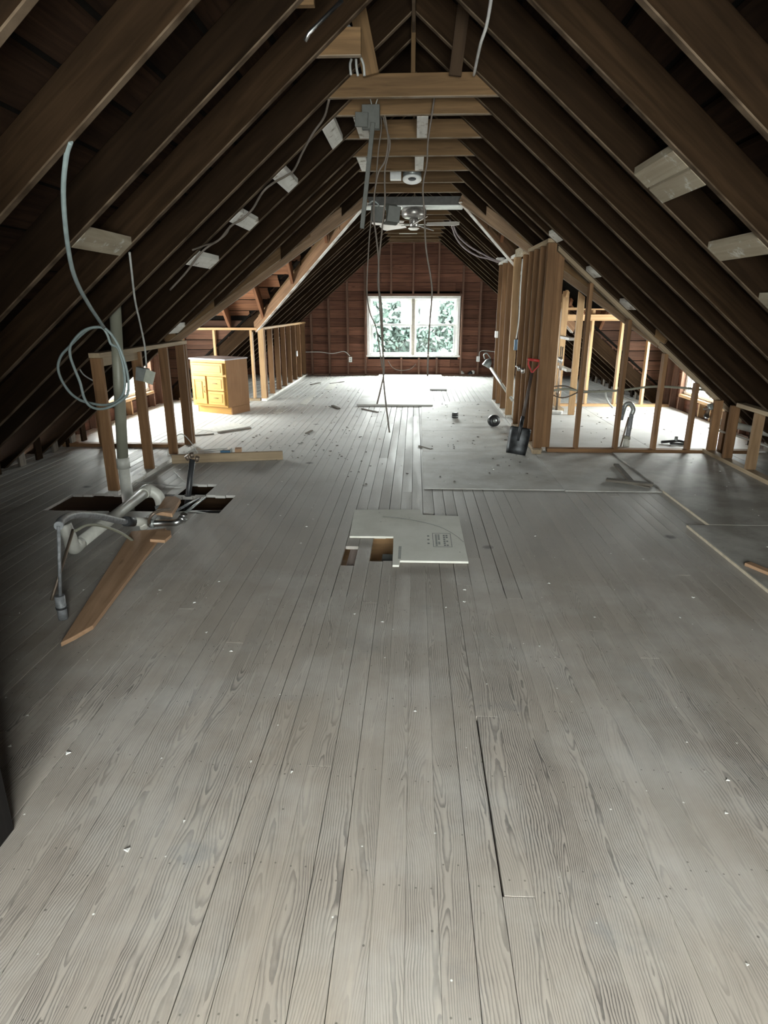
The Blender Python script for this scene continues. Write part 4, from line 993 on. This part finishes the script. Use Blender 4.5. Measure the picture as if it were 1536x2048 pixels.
for k, (dx, dy, m_) in enumerate(((-.1,0,WHITE),(0,.05,BLACKP),(.1,-.02,WHITE),(.02,-.05,BLACKP))): lathe('piece', [(.03,0),(.05,.01),(.045,.09),(.02,.11)], m_, t, Matrix.Translation(c+Vector((dx,dy,.012))) @ Matrix.Rotation(.5*(k-1.5), 4, 'Y'), seg=12)
c = atz(1347,888,.014); t = empty('tap_debris', c); tag(t, 'small dark tangle of tap parts on the bright bathroom floor', 'debris')
tube('spout', [c+Vector((-.14,0,.02)), c+Vector((-.03,0,.03)), c+Vector((.06,.01,.035)), c+Vector((.12,.02,.02))], .016, BLACKP, t)
tube('handle', [c+Vector((.02,0,.03)), c+Vector((.03,.02,.08))], .02, STEEL, t, smooth=False); tube('handle', [c+Vector((.12,0,.03)), c+Vector((.15,.0,.10))], .012, BLACKP, t, smooth=False); tube('stem', [c+Vector((-.06,-.05,.015)), c+Vector((.1,-.06,.015))], .012, BLACKP, t, smooth=False)
# bathroom drain standing out of the floor
c = atz(1252,893,.014)
t = empty('drain_trap', c); tag(t, 'drain trap and pipes standing out of the bright bathroom floor', 'pipe')
tube('riser', [c+Vector((0,0,.0)), c+Vector((.01,0,.20)), c+Vector((.02,0,.36))], .026, GREYP, t, seg=12, smooth=False)
tube('riser_hub', [c+Vector((0,0,.08)), c+Vector((.004,0,.12))], .036, PVC, t, smooth=False, seg=12); tube('riser_sleeve', [c, c+Vector((0,0,.09))], .036, PVCW, t, smooth=False, seg=12)
tube('trap_bend', [c+Vector((.02,0,.36)), c+Vector((.03,0,.42)), c+Vector((-.01,0,.475)), c+Vector((-.06,0,.46)), c+Vector((-.08,0,.38)), c+Vector((-.09,0,.32))], .026, STEEL, t, seg=12)
tube('trap_nut', [c+Vector((-.10,0,.30)), c+Vector((-.098,0,.46))], .035, GREYP, t, smooth=False, seg=12)
tube('supply', [c+Vector((-.13,0,.0)), c+Vector((-.10,0,.25)), c+Vector((-.15,0,.32))], .008, COPPER, t, smooth=False); tube('supply', [c+Vector((-.06,0,.0)), c+Vector((-.01,0,.33))], .009, COPPER, t, smooth=False)
# pipes run through the bathroom studs
tag(tube('water_pipe', [aty(1085,785,7.2), aty(1130,778,7.0), aty(1170,783,6.95), aty(1240,781,6.95), aty(1310,773,6.95), aty(1390,778,7.1), aty(1440,785,7.4)], .012, PVC), 'pale water pipe threaded level through the right-hand studs', 'pipe')
tag(tube('water_pipe', [aty(1088,776,7.3), aty(1130,772,7.1), aty(1165,785,7.0), aty(1200,781,6.97)], .007, COPPER), 'thin upper pipe bowing behind the shovel-side studs', 'pipe')
tag(tube('water_pipe', [aty(1088,778,7.3), aty(1105,790,7.2), aty(1130,795,7.1), aty(1165,780,7.0)], .007, COPPER), 'thin lower pipe bowing behind the shovel-side studs', 'pipe')
tag(tube('white_cable', [aty(1210,778,7.3), aty(1214,800,7.4), aty(1225,815,7.6)], .010, CABLEW), 'short white tube dropping from the level water pipe', 'pipe')
t = empty('valve_cluster', (3.0, 7.0, .55)); tag(t, 'tangle of dull brass valves fixed to a stud near the right dormer window', 'valve')
vc = aty(1416, 822, 6.72)
tube('valve_body', [vc+Vector((0,0,-.06)), vc+Vector((0,0,.07))], .018, COPPER, t, smooth=False); tube('valve_arm', [vc+Vector((-.05,0,.02)), vc+Vector((.03,-.02,.03)), vc+Vector((.05,0,.08))], .013, COPPER, t); lathe('hand_wheel', [(.012,-.006),(.035,-.005),(.035,.005),(.012,.006)], STEEL, t, Matrix.Translation(vc+Vector((.01,-.03,.05))) @ Matrix.Rotation(1.2,4,'X'), seg=14); lathe('hand_wheel', [(.012,-.006),(.03,-.005),(.03,.005),(.012,.006)], CHROME, t, Matrix.Translation(vc+Vector((-.02,-.03,-.05))) @ Matrix.Rotation(1.0,4,'X'), seg=14)
tag(tube('vent_pipe', [(3.25,7.0,.33), (3.7,6.2,.27), (3.72,5.4,.26)], .035, PVCW, seg=12), 'white pipe lying low in the eaves behind the right knee wall', 'pipe')
tag(tube('water_pipe', [(3.2,6.95,.25), (3.35,6.3,.24), (3.36,5.3,.23)], .011, PVCW), 'thin white water pipe behind the right knee wall studs', 'pipe')
t = empty('copper_riser', (2.16, 9.6, 0)); tag(t, 'pair of thin copper risers with valves in the sunlit plumbing wall', 'pipe')
for y, dx in ((9.5,0),(9.62,.01)):
    tube('riser', [(2.13+dx,y,.02), (2.13+dx,y,.5), (2.14,y,.95)], .009, COPPER, t, smooth=False)
    tube('valve', [(2.13+dx,y,.25), (2.13+dx,y,.33)], .02, COPPER, t, smooth=False); tube('valve', [(2.13,y,.72), (2.13,y,.80)], .02, CHROME, t, smooth=False)
tag(beam('plaster_scrap', (2.02,9.35,.035), (2.16,9.30,.035), .14, .035, CRUMB), 'lump of white plaster at the foot of the plumbing wall', 'debris')
# little things on the tall right wall
p = Vector((RXW-.05, 7.85, .79)); t = empty('valve_pair', p); tag(t, 'pair of small bright valves fixed on the tall wall beside the shovel shaft', 'valve')
for dy in (0, -.28): lathe('valve_body', [(.012,-.03),(.022,-.02),(.022,.02),(.012,.03)], CHROME, t, Matrix.Translation(p+Vector((-.03,dy,0))), seg=12); tube('stem', [p+Vector((-.03,dy,.0)), p+Vector((-.07,dy,.03))], .007, CHROME, t, smooth=False)
tag(tube('diagonal_pipe', [aty(982,737,10.4), aty(1025,800,8.9)], .022, PVCW, smooth=False, seg=12), 'white pipe leaning diagonally across the far half of the tall stud wall', 'pipe')
c = aty(975,727,13.2); t = empty('work_light', c); tag(t, 'dark lamp-like fixture hanging near the end of the tall right wall', 'fixture')
lathe('shade', [(.03,.1),(.07,.05),(.09,-.06),(.085,-.07)], STEEL, t, Matrix.Translation(c) @ Matrix.Rotation(.5,4,'Y')); tube('bracket', [c+Vector((-.06,0,.09)), c+Vector((-.08,0,.17)), c+Vector((-.02,0,.2)), c+Vector((.06,0,.1))], .012, STEEL, t)
p = Vector((RXW-.05, 10.62, 1.08)); tag(box('switch_box', p.x-.012, p.x+.03, p.y-.13, p.y-.05, p.z-.05, p.z+.05, WHITE), 'white switch on the far end of the tall right wall', 'switch')
tag(tube('switch_cable', [(1.29,8.27,2.05), (1.285,8.26,1.7), (1.29,8.26,1.35), (1.27,8.255,1.12)], .007, CABLEW), 'white cable running down the doorway stud of the tall wall', 'cable')
tag(box('switch_box', 1.25, 1.29, 8.235, 8.275, .98, 1.11, BLUE), 'blue switch box on the doorway stud of the tall wall', 'switch')
tag(box('switch_box', -2.453, -2.43, 13.35, 13.42, .52, .63, WHITE), 'white outlet on a stud of the left knee wall', 'outlet')
# crumbs of plaster and splinters: nobody could count them
def crumbs(name, mat, n, seed, zones, smin, smax, lb):
    r = random.Random(seed); bm = bmesh.new()
    for _ in range(n):
        x0, x1, y0, y1, z = r.choice(zones)
        c = Vector((r.uniform(x0,x1), r.uniform(y0,y1), z)); s = r.uniform(smin, smax); a = r.uniform(0, 6.3); e = r.uniform(1, 2.6)
        top = [bm.verts.new(c+Vector((math.cos(a+k*2.09)*s*e*.5, math.sin(a+k*2.09)*s, s*r.uniform(.3,.6)))) for k in range(3)]
        bot = [bm.verts.new(c+Vector((math.cos(a+k*2.09)*s*e*.7, math.sin(a+k*2.09)*s*1.3, .0005))) for k in range(3)]
        bm.faces.new(top)
        for k in range(3): bm.faces.new((top[k], bot[k], bot[(k+1)%3], top[(k+1)%3]))
        bm.faces.new(bot[::-1])
    return tag(mesh_of(name, bm, mat), lb, 'debris', kind='stuff')
Z1 = [(-2.3,1.9,1,4.2,.002), (-2.3,-.45,4.2,9,.002), (-1.2,.0,5.1,10,.002), (-2.3,-1.0,9.4,14,.002), (-2.0,.05,5.2,9.8,.002)]
crumbs('plaster_crumbs', CRUMB, 420, 2, Z1+[(.2,1.2,5.3,10.3,.009),(2.2,3.0,2,6.5,.022)], .003, .008, 'white plaster crumbs scattered over the floor')
crumbs('wood_chips', CHIPD, 330, 4, [(-2.3,.0,5.2,10,.002), (-2.3,-1.0,9.4,14.3,.002), (.2,1.2,5.4,10.4,.009), (1.5,3.8,7.0,10.0,.015), (-1.9,-.6,6.3,8.2,.002)], .005, .014, 'dark splinters and chips scattered over the far floor')

# ================================================================== OUTSIDE the far window
ground = box('ground', -150, 150, 16, 240, -6.0, -5.9, plain('grass_ground', (.03,.04,.022), .9, scale=.3), bev=0); tag(ground, 'lawn and street outside', kind='structure')
LEAF = plain('leaf_green', (.032,.052,.043), .7, spot=.4, scale=1.5); BARK = plain('bark', (.09,.07,.055), .9)
def tree(x, y, h, r, seed, lb):
    t = empty('garden_tree', (x, y, -5.9)); tag(t, lb, 'tree', 'trees outside the far window')
    rr = random.Random(seed)
    tube('trunk', [(x,y,-5.9), (x+.1,y,-4+h*.2), (x,y,-6+h*.55)], [.22]*13, BARK, t, seg=8)
    bm = bmesh.new()
    for _ in range(4200):
        v = Vector((rr.gauss(0,1), rr.gauss(0,1), rr.gauss(0,1))).normalized()*r*(rr.random()**.4)
        c = Vector((x, y, -6+h*.65)) + Vector((v.x, v.y, v.z*h*.35/r)); s = rr.uniform(.10,.24)*r/2.4
        a = Vector((rr.gauss(0,1), rr.gauss(0,1), rr.gauss(0,1))).normalized(); b_ = a.orthogonal().normalized()
        bm.faces.new([bm.verts.new(c+p) for p in (a*s, b_*s*.6, -a*s, -b_*s*.6)])
    me = bpy.data.meshes.new('crown'); bm.to_mesh(me); bm.free(); link('crown', me, LEAF, t, Matrix())
tree(-4.6, 44, 10.5, 3.0, 1, 'tall leafy tree at the left edge of the far window view')
tree(-1.2, 47, 10.0, 2.9, 2, 'leafy tree filling the upper left sash outside')
tree(2.2, 45, 10.4, 3.0, 3, 'leafy tree filling the upper right sash outside')
tree(5.6, 43, 9.6, 2.8, 5, 'leafy tree at the right edge of the far window view')
tree(1.6, 31, 5.6, 1.5, 4, 'low bushy tree outside the lower right sash')
for k, (x, w_) in enumerate(((-14,'leftmost far tree behind the neighbouring house'), (-8.5,'second far tree from the left behind the neighbouring house'), (-3,'far tree straight behind the neighbouring house'), (3,'far tree past the right end of the neighbouring house'), (9,'rightmost far tree beyond the neighbouring house'))): tree(x, 78, 13.5, 4.0, 20+k, w_)
t = empty('neighbour_house', (-2.5, 56, -5.9)); tag(t, 'pale neighbouring house with dark windows seen through the far window', 'house')
SIDING = plain('pale_siding', (.075,.075,.07), .8); ROOFM = plain('grey_shingle', (.03,.03,.033), .9)
box('house_wall', -8, 4, 55, 63, -5.9, -1.0, SIDING, t, 'x', bev=0)
solid('house_roof', [(-8.5,54.5,-1.0), (-8.5,63.5,-1.0), (-8.5,59,1.3)], (13,0,0), ROOFM, t, xdir=(1,0,0))
for x in (-5.6,-3.2,-.8,1.8):
    w_ = box('house_window', x-.5, x+.5, 54.9, 54.98, -3.0, -1.5, WHITE, t, 'z', bev=0); box('house_pane', x-.42, x+.42, 54.87, 54.895, -2.9, -1.6, plain('dark_pane', (.03,.035,.04), .2), w_, 'z', bev=0)
